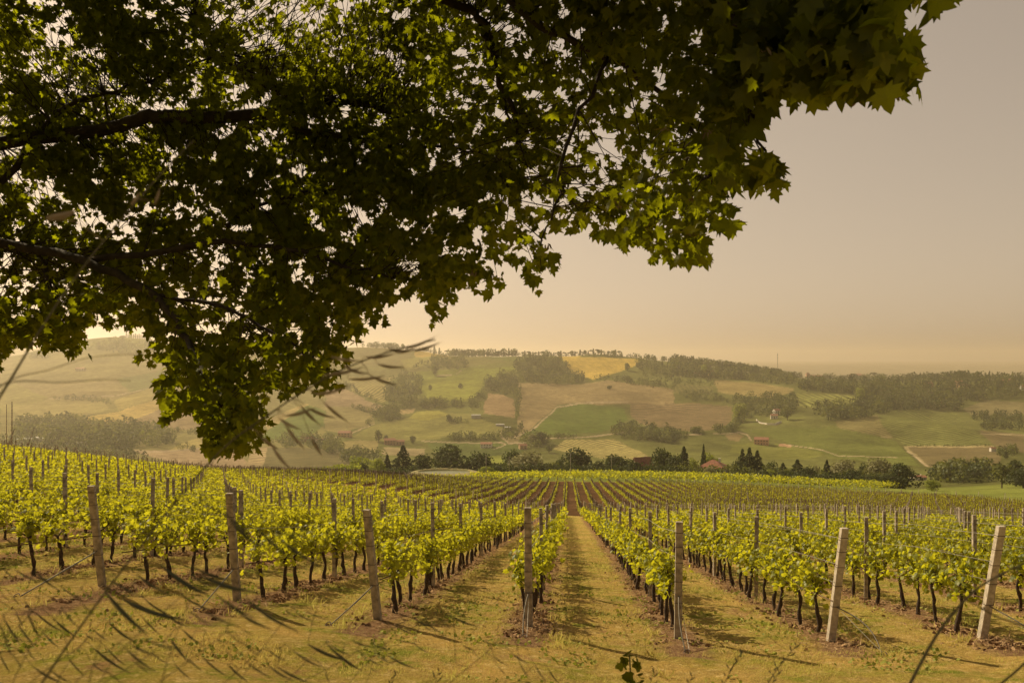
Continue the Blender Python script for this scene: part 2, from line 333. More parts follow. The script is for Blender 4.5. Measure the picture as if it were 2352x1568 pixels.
# (polygon, colour, stripe strength, stripe spacing m, stripe heading deg from +Y, stripe colour)
FIELDS = [
 (A((0,200),(2180,100),(2180,1100),(0,1100)), (.19,.17,.065), 0, 5, 0, None),
 (B((0,60),(1300,60),(1300,230),(0,420)), (.16,.15,.055), 0, 5, 0, None),
 (A((0,230),(620,230),(1060,200),(1250,330),(1100,430),(780,370),(120,400),(0,400)), (.19,.165,.07), .25, 9, 70, PALE),
 (A((0,400),(120,400),(330,490),(140,570),(0,600)), (.24,.21,.075), .3, 8, 60, VINE),
 (A((120,400),(780,370),(880,465),(760,500),(330,490)), (.25,.2,.095), .5, 7, 12, (.15,.13,.06)),
 (A((780,365),(1100,300),(1250,360),(1100,420),(880,450)), (.15,.16,.06), 0, 7, 0, None),
 (A((60,560),(330,495),(700,510),(740,560),(450,640),(180,640)), (.26,.22,.09), 0, 7, 0, None),
 (A((760,505),(1060,410),(1180,400),(1100,490),(800,570)), (.28,.235,.09), .2, 12, 80, GOLD),
 (A((440,645),(800,575),(1100,485),(1160,540),(850,655),(690,685)), (.40,.30,.105), .15, 10, 75, WHEAT),
 (A((800,665),(1130,545),(1420,560),(1420,690),(1100,715)), (.25,.185,.10), 0, 8, 0, None),
 (A((900,845),(1420,830),(1560,820),(1700,960),(1300,960),(980,870)), SAND, .2, 20, 40, TAN),
 (A((1280,770),(1420,730),(1440,815),(1130,845)), (.33,.27,.10), 0, 8, 0, None),
 (A((1760,650),(2060,525),(2110,545),(1800,700)), (.36,.29,.11), .6, 12, 62, TAN),
 (A((1800,700),(2080,535),(2260,610),(2060,765),(1760,765)), (.11,.145,.035), 0, 9, 0, None),
 (A((1700,830),(1850,810),(1750,950),(1640,950)), (.27,.2,.11), .7, 14, 30, (.42,.33,.17)),
 (A((1800,820),(2352,830),(2352,980),(1750,980)), (.13,.115,.055), .4, 6, 30, (.2,.17,.07)),
 (B((0,415),(60,415),(150,430),(270,500),(390,545),(300,585),(180,545),(0,555)), PINK, 0, 7, 0, None),
 (B((0,550),(180,550),(320,600),(330,665),(90,725),(0,710)), (.22,.19,.08), .15, 9, 80, TAN),
 (B((200,150),(600,158),(560,235),(480,285),(200,265),(40,290),(0,380),(0,200)), (.165,.15,.06), .45, 8, 20, (.25,.2,.09)),
 (B((150,345),(450,350),(425,500),(380,520),(185,445)), (.15,.145,.055), 1.0, 9, 8, (.34,.27,.11)),
 (B((600,178),(836,173),(836,206),(600,218)), WHEAT, .1, 9, 90, GOLD),
 (B((500,230),(640,215),(800,210),(760,240),(600,300),(540,300)), (.23,.21,.07), 0, 9, 0, None),
 (B((540,320),(760,300),(950,285),(1110,290),(1280,270),(1280,340),(1090,385),(1040,445),(960,515),(860,525),(700,515),(640,470),(640,400)), (.17,.185,.04), 0, 9, 0, None),
 (B((640,400),(880,370),(1050,370),(1040,440),(960,510),(860,520),(700,510)), (.22,.23,.045), .15, 8, 85, GRASS),
 (B((1080,195),(1420,190),(1560,205),(1480,225),(1290,240),(1080,225)), (.14,.155,.05), 0, 9, 0, None),
 (B((1560,206),(2092,222),(2112,262),(1980,315),(1800,365),(1690,330),(1590,300),(1620,262)), GOLD, .15, 14, 88, WHEAT),
 (B((1265,385),(1700,400),(1900,370),(2352,430),(2352,540),(2040,530),(1850,535),(1700,525),(1560,535),(1500,590),(1400,680),(1270,760),(1290,640),(1310,520)), (.25,.19,.095), .25, 11, 80, (.22,.16,.085)),
 (B((1550,560),(1640,535),(1750,527),(2020,560),(2025,640),(1960,690),(1850,722),(1600,737),(1320,740),(1430,670)), (.10,.135,.028), .1, 20, 5, GRASS),
 (B((2050,520),(2352,540),(2352,700),(2110,665),(2060,620)), (.23,.165,.09), 1.0, 12, 88, (.10,.08,.04)),
 (C((-60,520),(200,530),(385,545),(392,640),(330,685),(150,722),(-60,690)), (.23,.165,.09), 1.0, 12, 88, (.10,.08,.04)),
 (B((1090,455),(1200,468),(1270,500),(1285,560),(1270,625),(1060,592),(1080,520)), (.25,.175,.095), .15, 9, 10, BROWN),
 (B((180,745),(330,670),(540,620),(800,590),(980,600),(1180,680),(1195,765),(880,742),(640,778),(180,775)), (.20,.19,.06), .3, 7, 86, (.15,.15,.05)),
 (B((550,622),(620,580),(760,573),(830,600),(700,640)), (.27,.25,.06), 0, 9, 0, None),
 (B((450,575),(600,560),(590,590),(480,600)), (.36,.27,.13), 0, 9, 0, None),
 (B((680,790),(1190,780),(1350,820),(1300,870),(1200,930),(1100,930),(800,920)), (.10,.125,.035), 0, 9, 0, None),
 (B((1100,880),(1190,870),(1210,940),(1090,950)), (.22,.24,.045), 0, 9, 0, None),
 (B((90,780),(350,775),(340,860),(160,870)), (.24,.20,.08), 0, 9, 0, None),
 (B((390,820),(680,830),(660,880),(380,870)), (.26,.21,.11), 0, 9, 0, None),
 (B((1530,830),(1620,770),(1940,765),(2180,875),(2150,905),(1880,895),(1600,850)), (.13,.125,.045), 1.0, 10, -33, (.44,.36,.14)),
 (B((1190,760),(1330,740),(1290,800),(1230,790)), (.22,.18,.09), 0, 9, 0, None),
 (C((270,370),(480,380),(800,420),(790,460),(640,490),(300,450)), (.28,.22,.09), 0, 9, 0, None),
 (C((0,400),(260,410),(260,455),(0,460)), (.14,.135,.05), .7, 9, 5, (.22,.2,.07)),
 (C((830,456),(1220,470),(1225,545),(980,558),(830,545)), (.115,.12,.035), .95, 15, -2, (.27,.27,.08)),
 (C((830,295),(1000,290),(1000,330),(900,370),(820,370)), (.15,.15,.045), 0, 9, 0, None),
 (C((860,285),(1090,292),(1090,300),(860,297)), (.3,.27,.12), 0, 9, 0, None),
 (C((1080,645),(1370,600),(1480,760),(1150,767)), (.14,.12,.05), .8, 9, -20, (.23,.20,.08)),
 (C((1370,608),(1530,562),(1900,588),(2000,690),(2130,810),(1560,812),(1480,755),(1385,650)), (.085,.095,.028), .9, 10, -18, (.19,.19,.06)),
 (C((1565,822),(2130,822),(2200,870),(2180,965),(1700,955)), (.155,.12,.06), .3, 8, -30, VINE),
 (C((1550,812),(2140,812),(2140,822),(1550,822)), (.30,.24,.12), 0, 9, 0, None),
 (C((1540,815),(1570,818),(1710,945),(1690,955)), (.27,.22,.11), 0, 9, 0, None),
 (C((1145,755),(1470,745),(1470,753),(1150,765)), (.28,.23,.12), 0, 9, 0, None),
 (C((1940,560),(2100,500),(2352,515),(2352,600),(2000,610)), (.17,.145,.07), 0, 9, 0, None),
 (C((2040,700),(2352,735),(2352,860),(2150,810)), (.15,.115,.06), .25, 8, 80, VINE),
 (C((2060,728),(2352,735),(2352,742),(2060,734)), (.3,.24,.14), 0, 9, 0, None),
 (C((340,740),(420,725),(470,745),(430,785),(370,775)), (.22,.165,.08), 0, 9, 0, None),
 (C((380,800),(700,800),(1050,860),(900,900),(560,900),(380,850)), (.15,.155,.04), .12, 9, 70, GRASS),
 (C((700,795),(790,805),(780,820),(700,815)), (.33,.2,.12), 0, 9, 0, None),
 (C((450,700),(1050,680),(1480,770),(1650,950),(1100,900),(900,830),(650,760)), (.12,.135,.035), .1, 9, 70, GRASS),
]
# pale farm tracks on the hillside
TRACKS = [
 (B((640,780),(900,786),(1050,790),(1180,790),(1210,800),(1130,830)),1.6), (B((1180,700),(1195,760),(1230,795),(1350,790)),2.0),
 (B((1280,760),(1420,680),(1560,548),(1760,522),(2030,520)),2.2), (B((1490,758),(1700,752),(1850,740),(2000,722),(2300,725)),1.8),
 (C((0,745),(200,735),(330,728),(430,720)),1.8), (C((430,715),(490,735),(520,775)),2.4), (B((0,770),(120,745),(240,700),(330,665)),1.6),
 (A((330,495),(780,470),(900,450),(1060,405)),1.4), (A((900,842),(1000,850),(1130,845),(1420,825)),2.6), (C((560,640),(580,660),(700,665),(720,650)),1.6),
 (C((760,805),(1000,840),(1100,880),(1500,890)),1.2), (C((1570,845),(1700,950)),2.2), (B((1000,300),(930,302),(880,330),(760,340)),1.5)]
def inside(px, py, poly):
    r = np.zeros(px.shape, bool); n = len(poly)
    for i in range(n):
        x1, y1 = poly[i]; x2, y2 = poly[(i+1) % n]
        if y1 == y2: continue
        c = (py > min(y1, y2)) & (py <= max(y1, y2)) & (px < (x2-x1)*(py-y1)/(y2-y1) + x1)
        r ^= c
    return r
def seg_dist(px, py, line):
    best = np.full(px.shape, 1e9)
    for (x1,y1),(x2,y2) in zip(line[:-1], line[1:]):
        t = np.clip(((px-x1)*(x2-x1)+(py-y1)*(y2-y1))/((x2-x1)**2+(y2-y1)**2+1e-9), 0, 1)
        best = np.minimum(best, np.hypot(px-x1-t*(x2-x1), (py-y1-t*(y2-y1))*1.6))
    return best

def build_terrain():
    cols = np.concatenate([np.linspace(-9000, -700, 24), np.linspace(-600, -120, 20), np.arange(-100, 2460, 2.6), np.linspace(2480, 2960, 20), np.linspace(3060, 11000, 24)])
    rows = np.concatenate([np.geomspace(1.6, 9.5, 30), np.geomspace(9.8, 30, 150), np.geomspace(30.3, 118, 120), np.geomspace(119, 420, 110), np.geomspace(425, 2400, 330), np.geomspace(2430, 13500, 50)])
    D, PX = np.meshgrid(rows, cols, indexing='ij')
    X = (PX - PCX) / FPX * D; Z = height(X, D)
    nR, nC = D.shape
    V = np.stack([X, D, Z], -1).reshape(-1, 3)
    i = (np.arange(nR-1)[:, None]*nC + np.arange(nC-1)[None]); F = np.stack([i, i+1, i+nC+1, i+nC], -1).reshape(-1, 4)
    me = mesh_np('ground', V, [F], True)
    PY = HOR - FPX * Z / D
    px, py, d, x = PX.ravel(), PY.ravel(), D.ravel(), X.ravel()
    s, t = st(x, d)
    col = np.tile(np.array([.24,.17,.06]), (len(px), 1)); st_col = col.copy(); ph = np.zeros(len(px)); stn = np.zeros(len(px))
    trk = track(px); fe = far_edge(px)
    wob = fbm(x/3.0, d/3.0, 2, 31)*.8
    b1 = (d > 12.4) & (d < trk - 4 + wob); b2 = (d > trk + 4.5 + wob) & (d < fe) 
    on_trk = (d > 60) & ~b1 & ~b2 & (d < 300)
    col[b2] = (.15,.085,.045)
    g = fbm(x/9, d/9, 2, 44)
    right = b2 & (px > 1500); k = np.clip((px[right]-1500)/450, 0, 1)[:, None]
    col[right] = col[right]*(1-k) + np.array([.17,.125,.045])*k
    mid = (d >= fe) & (d < 520); col[mid] = (.17,.19,.045)
    far = d >= 480
    col[far] = (.125,.13,.04)
    tw = fbm(x/130, d/170, 4, 71)[:, None]; col = np.where(far[:, None], col*(1 + .25*tw), col)
    fx = px + 3*fbm(x/60, d/60, 2, 61); fy = py + 1.5*fbm(x/50, d/50, 2, 62)
    for poly, c, a, sp, hd, c2 in FIELDS:
        m = far & inside(fx, fy, poly) & (d < 2600)
        col[m] = c; st_col[m] = c if c2 is None else c2; stn[m] = a if c2 is not None else 0
        h = rad(hd); ph[m] = ((x[m]*math.cos(h) - d[m]*math.sin(h)) / sp)
    for line, w in TRACKS:
        m = far & (d < 2400) & (seg_dist(fx, fy, line) < w)
        col[m] = (.36,.28,.18); stn[m] = 0
    plain = (d > 2700); col[plain] = (.26,.22,.14); stn[plain] = 0  # plain colour paled to stand in for thicker haze far off
    attr_color(me, 'base', col); attr_color(me, 'stripe', st_col)
    # masks: r = block of full-grown vines (grass with soil strips), g = young block, b = stripe strength, a unused
    soft = 1.0
    attr_color(me, 'mask', np.stack([b1*1.0, b2*1.0, stn], 1))
    nr = ((d < fe) | (d < 60)) & (d < 480)
    a = me.attributes.new('near', 'FLOAT', 'POINT'); a.data.foreach_set('value', nr.astype(np.float32))
    a = me.attributes.new('phase', 'FLOAT', 'POINT'); a.data.foreach_set('value', ph.astype(np.float32))
    return obj('ground', me, ground_mat(), kind='structure')

def ground_mat():
    m, N, L = new_mat('ground')
    o = N.new('ShaderNodeOutputMaterial'); b = N.new('ShaderNodeBsdfDiffuse'); b.inputs[1].default_value = 0.4; L.new(b.outputs[0], o.inputs[0])
    def attr(n): a = N.new('ShaderNodeAttribute'); a.attribute_name = n; return a
    def math_(op, a, b_=None, c=None):
        n = N.new('ShaderNodeMath'); n.operation = op
        for i, v in enumerate((a, b_, c)):
            if v is None: continue
            if isinstance(v, (int, float)): n.inputs[i].default_value = v
            else: L.new(v, n.inputs[i])
        return n.outputs[0]
    def mix(f, a, b_, mode='MIX'):
        n = N.new('ShaderNodeMix'); n.data_type = 'RGBA'; n.blend_type = mode
        for k, v in ((0, f), (6, a), (7, b_)):
            if isinstance(v, (int, float)): n.inputs[k].default_value = v
            elif isinstance(v, tuple): n.inputs[k].default_value = (*v, 1)
            else: L.new(v, n.inputs[k])
        return n.outputs[2]
    def rng_(v, a, b_, c=0.0, d=1.0):
        n = N.new('ShaderNodeMapRange'); L.new(v, n.inputs[0]); n.inputs[1].default_value = a; n.inputs[2].default_value = b_; n.inputs[3].default_value = c; n.inputs[4].default_value = d; return n.outputs[0]
    tc = N.new('ShaderNodeTexCoord')
    def noise(scale, det=4, rough=.6, sy=1.0):
        mp = N.new('ShaderNodeMapping'); mp.inputs['Scale'].default_value = (1, sy, 1); L.new(tc.outputs['Object'], mp.inputs[0])
        n = N.new('ShaderNodeTexNoise'); n.inputs['Scale'].default_value = scale; n.inputs['Detail'].default_value = det; n.inputs['Roughness'].default_value = rough
        L.new(mp.outputs[0], n.inputs[0]); return n.outputs[0]
    base, stripe, mask = attr('base'), attr('stripe'), attr('mask')
    sep = N.new('ShaderNodeSeparateColor'); L.new(mask.outputs['Color'], sep.inputs[0])
    ph = attr('phase').outputs['Fac']
    sx = N.new('ShaderNodeSeparateXYZ'); L.new(tc.outputs['Object'], sx.inputs[0])
    # far stripes
    w = math_('SINE', math_('MULTIPLY', math_('ADD', ph, math_('MULTIPLY', noise(.01, 2), .8)), 2*math.pi))
    w = rng_(w, -.5, .7)
    c = mix(math_('MULTIPLY', w, sep.outputs[2]), base.outputs['Color'], stripe.outputs['Color'])
    # broad and fine tone variation
    v1 = rng_(noise(.012, 5), .3, .7, .72, 1.28); c = mix(1.0, c, v1, 'MULTIPLY')
    v2 = rng_(noise(.10, 6, .7), .3, .7, .66, 1.34); c = mix(1.0, c, v2, 'MULTIPLY')
    v3 = rng_(noise(.5, 5, .75), .35, .65, .78, 1.22); c = mix(1.0, c, v3, 'MULTIPLY')
    # near: patchy dry grass
    near = attr('near').outputs['Fac']
    gmix = rng_(noise(.55, 5, .65), .40, .62)
    dry = mix(gmix, (.68,.46,.15), (.34,.35,.055))
    dry = mix(rng_(noise(2.6, 6, .7), .42, .62), dry, (.54,.38,.13))
    dry = mix(rng_(noise(14, 5, .75, .6), .35, .7), dry, mix(1.0, dry, (.72,.72,.66), 'MULTIPLY'))
    dry = mix(rng_(noise(.9, 6, .75), .57, .68), dry, (.44,.27,.12))
    dry = mix(rng_(noise(5.5, 6, .8), .52, .66), dry, (.74,.56,.24))
    dry = mix(rng_(noise(1.1, 5, .7), .56, .68), dry, (.27,.29,.05))
    dry = mix(rng_(noise(38, 3, .8), .45, .7), dry, mix(1.0, dry, (.52,.48,.42), 'MULTIPLY'))
    young = sep.outputs[1]
    c = mix(math_('MULTIPLY', near, math_('SUBTRACT', 1.0, young)), c, dry)
    # soil strips under the vine rows
    s = math_('ADD', math_('MULTIPLY', sx.outputs[0], float(RPER[0])), math_('MULTIPLY', sx.outputs[1], float(RPER[1])))
    f = math_('ABSOLUTE', math_('SUBTRACT', math_('FRACT', math_('ADD', math_('DIVIDE', math_('SUBTRACT', s, S0), RSP), .5)), .5))
    f = math_('ADD', math_('MULTIPLY', f, RSP), math_('MULTIPLY', math_('SUBTRACT', noise(1.4, 5, .7), .5), .9))
    strip = rng_(f, .16, .50, 1.0, 0.0)
    soil = mix(rng_(noise(9, 6, .75), .35, .65), (.19,.10,.055), (.40,.26,.14))
    c = mix(math_('MULTIPLY', strip, sep.outputs[0]), c, soil)
    # grassy verge in the young block rows
    y2 = mix(rng_(noise(1.1, 5, .7), .35, .65), c, mix(1.0, c, (.62,.6,.55), 'MULTIPLY'))
    c = mix(young, c, y2)
    L.new(c, b.inputs[0])
    bp = N.new('ShaderNodeBump'); bp.inputs[0].default_value = 1.0; bp.inputs[1].default_value = .10
    hgt = math_('ADD', noise(12, 6, .8), math_('MULTIPLY', noise(2.2, 4, .7), 1.2)); L.new(hgt, bp.inputs['Height']); L.new(bp.outputs[0], b.inputs['Normal'])
    return m
build_terrain()

# the bank behind and beside the camera
def build_bank():
    x = np.linspace(-60, 60, 90); y = np.linspace(-45, 1.75, 50); X, Y = np.meshgrid(x, y)
    Z = np.where(Y > 1, height(X, np.maximum(Y, 1.0)), -1.7 + 0.02*(Y-1)) - .02 + .06*fbm(X/3, Y/3, 3, 77)*np.clip((1-Y)/2, 0, 1)
    Z = np.where(np.abs(X) > 1.9*np.maximum(Y, .5), np.minimum(Z, -1.72), Z)
    nR, nC = X.shape; i = (np.arange(nR-1)[:, None]*nC + np.arange(nC-1)[None]); F = np.stack([i, i+1, i+nC+1, i+nC], -1).reshape(-1, 4)
    me = mesh_np('grass_bank', np.stack([X, Y, Z], -1).reshape(-1, 3), [F], True)
    obj('grass_bank', me, simple('bank', (.20,.16,.05), 1, .5, 3, c2=(.12,.12,.03)), kind='structure')
build_bank()
# ------------------------------------------------------------------ words for labels
ORD = 'first second third fourth fifth sixth seventh eighth ninth tenth eleventh twelfth thirteenth fourteenth fifteenth sixteenth seventeenth eighteenth nineteenth twentieth'.split()
def ordinal(i):
    if i < 20: return ORD[i]
    tens = ['twenty','thirty','forty','fifty','sixty','seventy','eighty','ninety'][(i+1)//10-2]
    return (['twentieth','thirtieth','fortieth','fiftieth','sixtieth','seventieth','eightieth','ninetieth'][(i+1)//10-2]) if (i+1) % 10 == 0 else tens + '-' + ORD[(i+1) % 10 - 1]

M_LEAF = leafmat('vine_leaf', (.045,.085,.008), (.22,.245,.02), (.60,.575,.02), .55, .5, 1.6, .025)
M_YOUNG = leafmat('young_vine_leaf', (.13,.15,.012), (.25,.25,.025), (.52,.50,.03), .5, .5, .3, .02)
M_BARK = simple('vine_bark', (.075,.05,.035), .95, .5, 30, c2=(.03,.02,.015), bump=.8)
M_CONC = simple('weathered_concrete', (.40,.34,.27), .95, .4, 9, c2=(.18,.15,.12), bump=.5)
M_CONC2 = simple('pale_concrete', (.46,.40,.33), .95, .3, 14, c2=(.30,.26,.21), bump=.3)
M_WIRE = simple('galvanised_wire', (.36,.34,.30), .5, .3, 40, metallic=.6)
M_TIE = simple('rusty_tie', (.12,.08,.06), .8, .4, 60)
M_HOSE = simple('grey_hose', (.17,.15,.12), .7, .3, 30)
M_STAKE = simple('wooden_stake', (.13,.075,.045), .95, .4, 20)

# rows: index k counts from the row of the central end post; its across-position is S0 + 2.5 k
ENDPX = {-3:235.0, -2:545.0, -1:868.0, 0:1215.0, 1:1557.0, 2:1908.0, 3:2255.0}
END_D = {-3:15.2, -2:14.6, -1:13.95, 0:13.9, 1:13.7, 2:13.65, 3:13.6}
def row_start(k):
    d = END_D.get(k, 13.6 if k > 3 else 15.2 + .5*(-3-k))
    s = S0 + RSP*k
    t = (d - s*RPER[1]) / RDIR[1]
    return s, t
ROWNAME = {-3:'row of the leftmost end post', -2:'row of the second end post', -1:'row of the third end post',
  0:'row of the central end post', 1:'row just right of the aisle', 2:'second row right of the aisle', 3:'row of the rightmost end post'}
def rowname(k):
    if k in ROWNAME: return ROWNAME[k]
    if k < -3: return ordinal(-4-k) + ' row beyond the leftmost end post'
    return ordinal(k-4) + ' row beyond the rightmost end post'

def make_vine(seed, leafy=1.0):
    R = rng(seed)
    # trunk: bent, tapering, forking into the cordon along the wire
    n = 9; z = np.linspace(-.05, .74, n); wob = np.cumsum(R.normal(0, .014, (n, 2)), axis=0); lean = R.normal(0, .05, 2)
    P = np.stack([wob[:,0] + lean[0]*z, wob[:,1] + lean[1]*z, z], 1)
    g = Geo(); r = np.linspace(.042, .026, n) * (1 + .22*R.normal(size=n)).clip(.75, 1.4); r[0] *= 1.25
    g.tube(P, r, 8)
    top = P[-1]
    for sgn in (-1, 1):
        m = 6; u = np.linspace(0, 1, m)
        c = np.stack([top[0] + R.normal(0,.012,m), top[1] + sgn*u*.42, top[2] + .10*np.sin(u*1.6) + R.normal(0,.01,m)], 1); c[0] = top - [0,0,.03]
        g.tube(c, np.linspace(.02,.009,m), 6)
    shoots = []; vig = R.uniform(.75, 1.15)
    for k in range(int(11*leafy)):
        y = R.normal(0, .2); m = 5; u = np.linspace(0, 1, m); L = R.uniform(.20, .62)*vig; dx, dy = R.normal(0,.24), R.normal(0,.16)
        c = np.stack([top[0] + dx*u**1.3, y + dy*u, top[2] + .08 + L*u*(1-.22*u)], 1); shoots.append(c)
        g.tube(c, np.linspace(.006,.002,m), 4, cap=False)
    tr = (g, )
    P = []
    for c in shoots:
        m = int(R.uniform(12, 18)); u = R.random(m)**.8 * 4; i = np.clip(u.astype(int), 0, 3); f = (u - i)[:, None]
        q = c[i]*(1-f) + c[i+1]*f + R.normal(0, .085, (m, 3)); P.append(q)
    m = int(34*leafy); P.append(np.stack([R.normal(0,.15,m), R.normal(0,.2,m), R.uniform(.58,.90,m)], 1))
    P = np.concatenate(P); out_ = np.stack([P[:,0]*3, P[:,1]*.2, np.full(len(P), .9)], 1)
    f = Geo(); leaves(f, P, R.uniform(.06,.125,len(P)), *GRAPE, R, normal_bias=out_, tip=(0,0,-.8), tip_spread=.7)
    return g, f

N_VAR = 14
VM = []
for v in range(N_VAR):
    g, f = make_vine(100+v, [1.0,1.1,.85,1.0,1.15,.7,1.0][v % 7])
    a = g.build('trunk', M_BARK, smooth=True); b = f.build('foliage', M_LEAF, tone=True)
    VM.append((a.data, b.data)); bpy.data.objects.remove(a); bpy.data.objects.remove(b)

# every vine of the full-grown block
R = rng(5)
cand = []
for k in range(-64, 50):
    s, t0 = row_start(k); t = t0 + .95; j = 0
    while t < 150:
        x, y = xy(s, t); px = PCX + FPX*x/y
        if -420 < px < 2750 and y < track(px) - 4.5 and (px > -60 or y < 60):
            cand.append((k, j, s + R.normal(0,.05), t + R.normal(0,.07), y, px))
        elif y >= track(px) - 4.5: break
        t += .9; j += 1
vis = [c for c in cand if -40 < c[5] < 2392]
vis.sort(key=lambda c: c[4]); near = set((c[0], c[1]) for c in vis[:298])
NEARMAX = vis[297][4]
rest = [c for c in cand if (c[0], c[1]) not in near]
for c in vis[:298]:
    k, j, s, t, y, px = c
    x, y = xy(s, t); z = float(height(x, y))
    v = int(R.integers(N_VAR))
    e = empty('grapevine', (x, y, z), label=f'{ordinal(j)} grapevine from the front in the {rowname(k)}', category='vine', group='grapevines trained on the trellis rows')
    e.rotation_euler = (0, 0, -_a + (math.pi if R.random() < .5 else 0)); e.scale = (R.uniform(.9,1.1), 1, R.uniform(.92,1.08))
    obj('trunk', VM[v][0], None, e); obj('foliage', VM[v][1], None, e)

# the vines farther off, merged
def far_vines():
    R = rng(77); g = Geo(); gt = Geo()
    C_ = np.array([[c[2], c[3], c[4], c[5]] for c in rest]); x, y = xy(C_[:,0], C_[:,1]); z = height(x, y)
    for lo, hi, n, sz in ((0, 32, 150, (.09,.15)), (32, 48, 80, (.12,.19)), (48, 75, 44, (.16,.24)), (75, 160, 26, (.20,.30))):
        m = (C_[:,2] >= lo) & (C_[:,2] < hi)
        if not m.any(): continue
        P = np.stack([x[m], y[m], z[m]], 1); q = len(P)
        vig = R.uniform(.75, 1.15, (q, 1))
        a = R.normal(0, .19, (q, n)); b = R.uniform(-.5, .5, (q, n)); h = .60 + .60*R.random((q, n))*vig; a *= (1.1 - .5*(h-.7)); b += R.normal(0,.1,(q,1))
        W = np.stack([P[:, :1] + a*RPER[0] + b*RDIR[0], P[:, 1:2] + a*RPER[1] + b*RDIR[1], P[:, 2:] + h], -1).reshape(-1, 3)
        leaves(g, W, R.uniform(*sz, len(W)), *QUAD, R, normal_bias=(0,0,.6))
        if hi <= 75:
            for p in P[P[:,1] < 60]:
                w = R.normal(0,.02,(3,2)); gt.tube(np.array([[p[0]+w[0,0],p[1],p[2]-.05],[p[0]+w[1,0],p[1]+w[1,1],p[2]+.4],[p[0]+w[2,0],p[1]+w[2,1],p[2]+.8]]), [.04,.03,.03], 4, cap=False)
    g.build('distant_vines', M_LEAF, tone=True, kind='stuff'); gt.build('distant_vine_trunks', M_BARK, kind='stuff')
far_vines()

# ------------------------------------------------------------------ posts
POSTS = []     # (k, i, s, t, y, px)
for k in range(-64, 50):
    s, t0 = row_start(k); t = t0; i = 0; last = None
    while t < 150:
        x, y = xy(s, t); px = PCX + FPX*x/y
        if y > track(px) - 4.3: break
        if i: POSTS.append([k, i, s + R.normal(0,.03), t, y, px])
        t += 5.45; i += 1
def square_post(g, h, w, w2, lean=(0,0), x=0, y=0, z=-.35, twist=0):
    g.box((x, y, z + (h-z)/2), (w, w2, h - z), twist, .94, lean)
def post_mesh(seed, h=1.95, w=.085):
    R = rng(seed); g = Geo(); square_post(g, h, w, w*.9, (R.normal(0,.012), R.normal(0,.012)), twist=R.normal(0,.15))
    a = g.build('post_shaft', M_CONC); me = a.data; bpy.data.objects.remove(a)
    return me
PM = [post_mesh(300+i, h=1.9+.02*i) for i in range(6)]
t_ = Geo()
for zz in (.72, 1.05, 1.35, 1.62, 1.84): t_.box((0,0,zz), (.104,.095,.012))
a = t_.build('wire_ties', M_TIE); TIES = a.data; bpy.data.objects.remove(a)

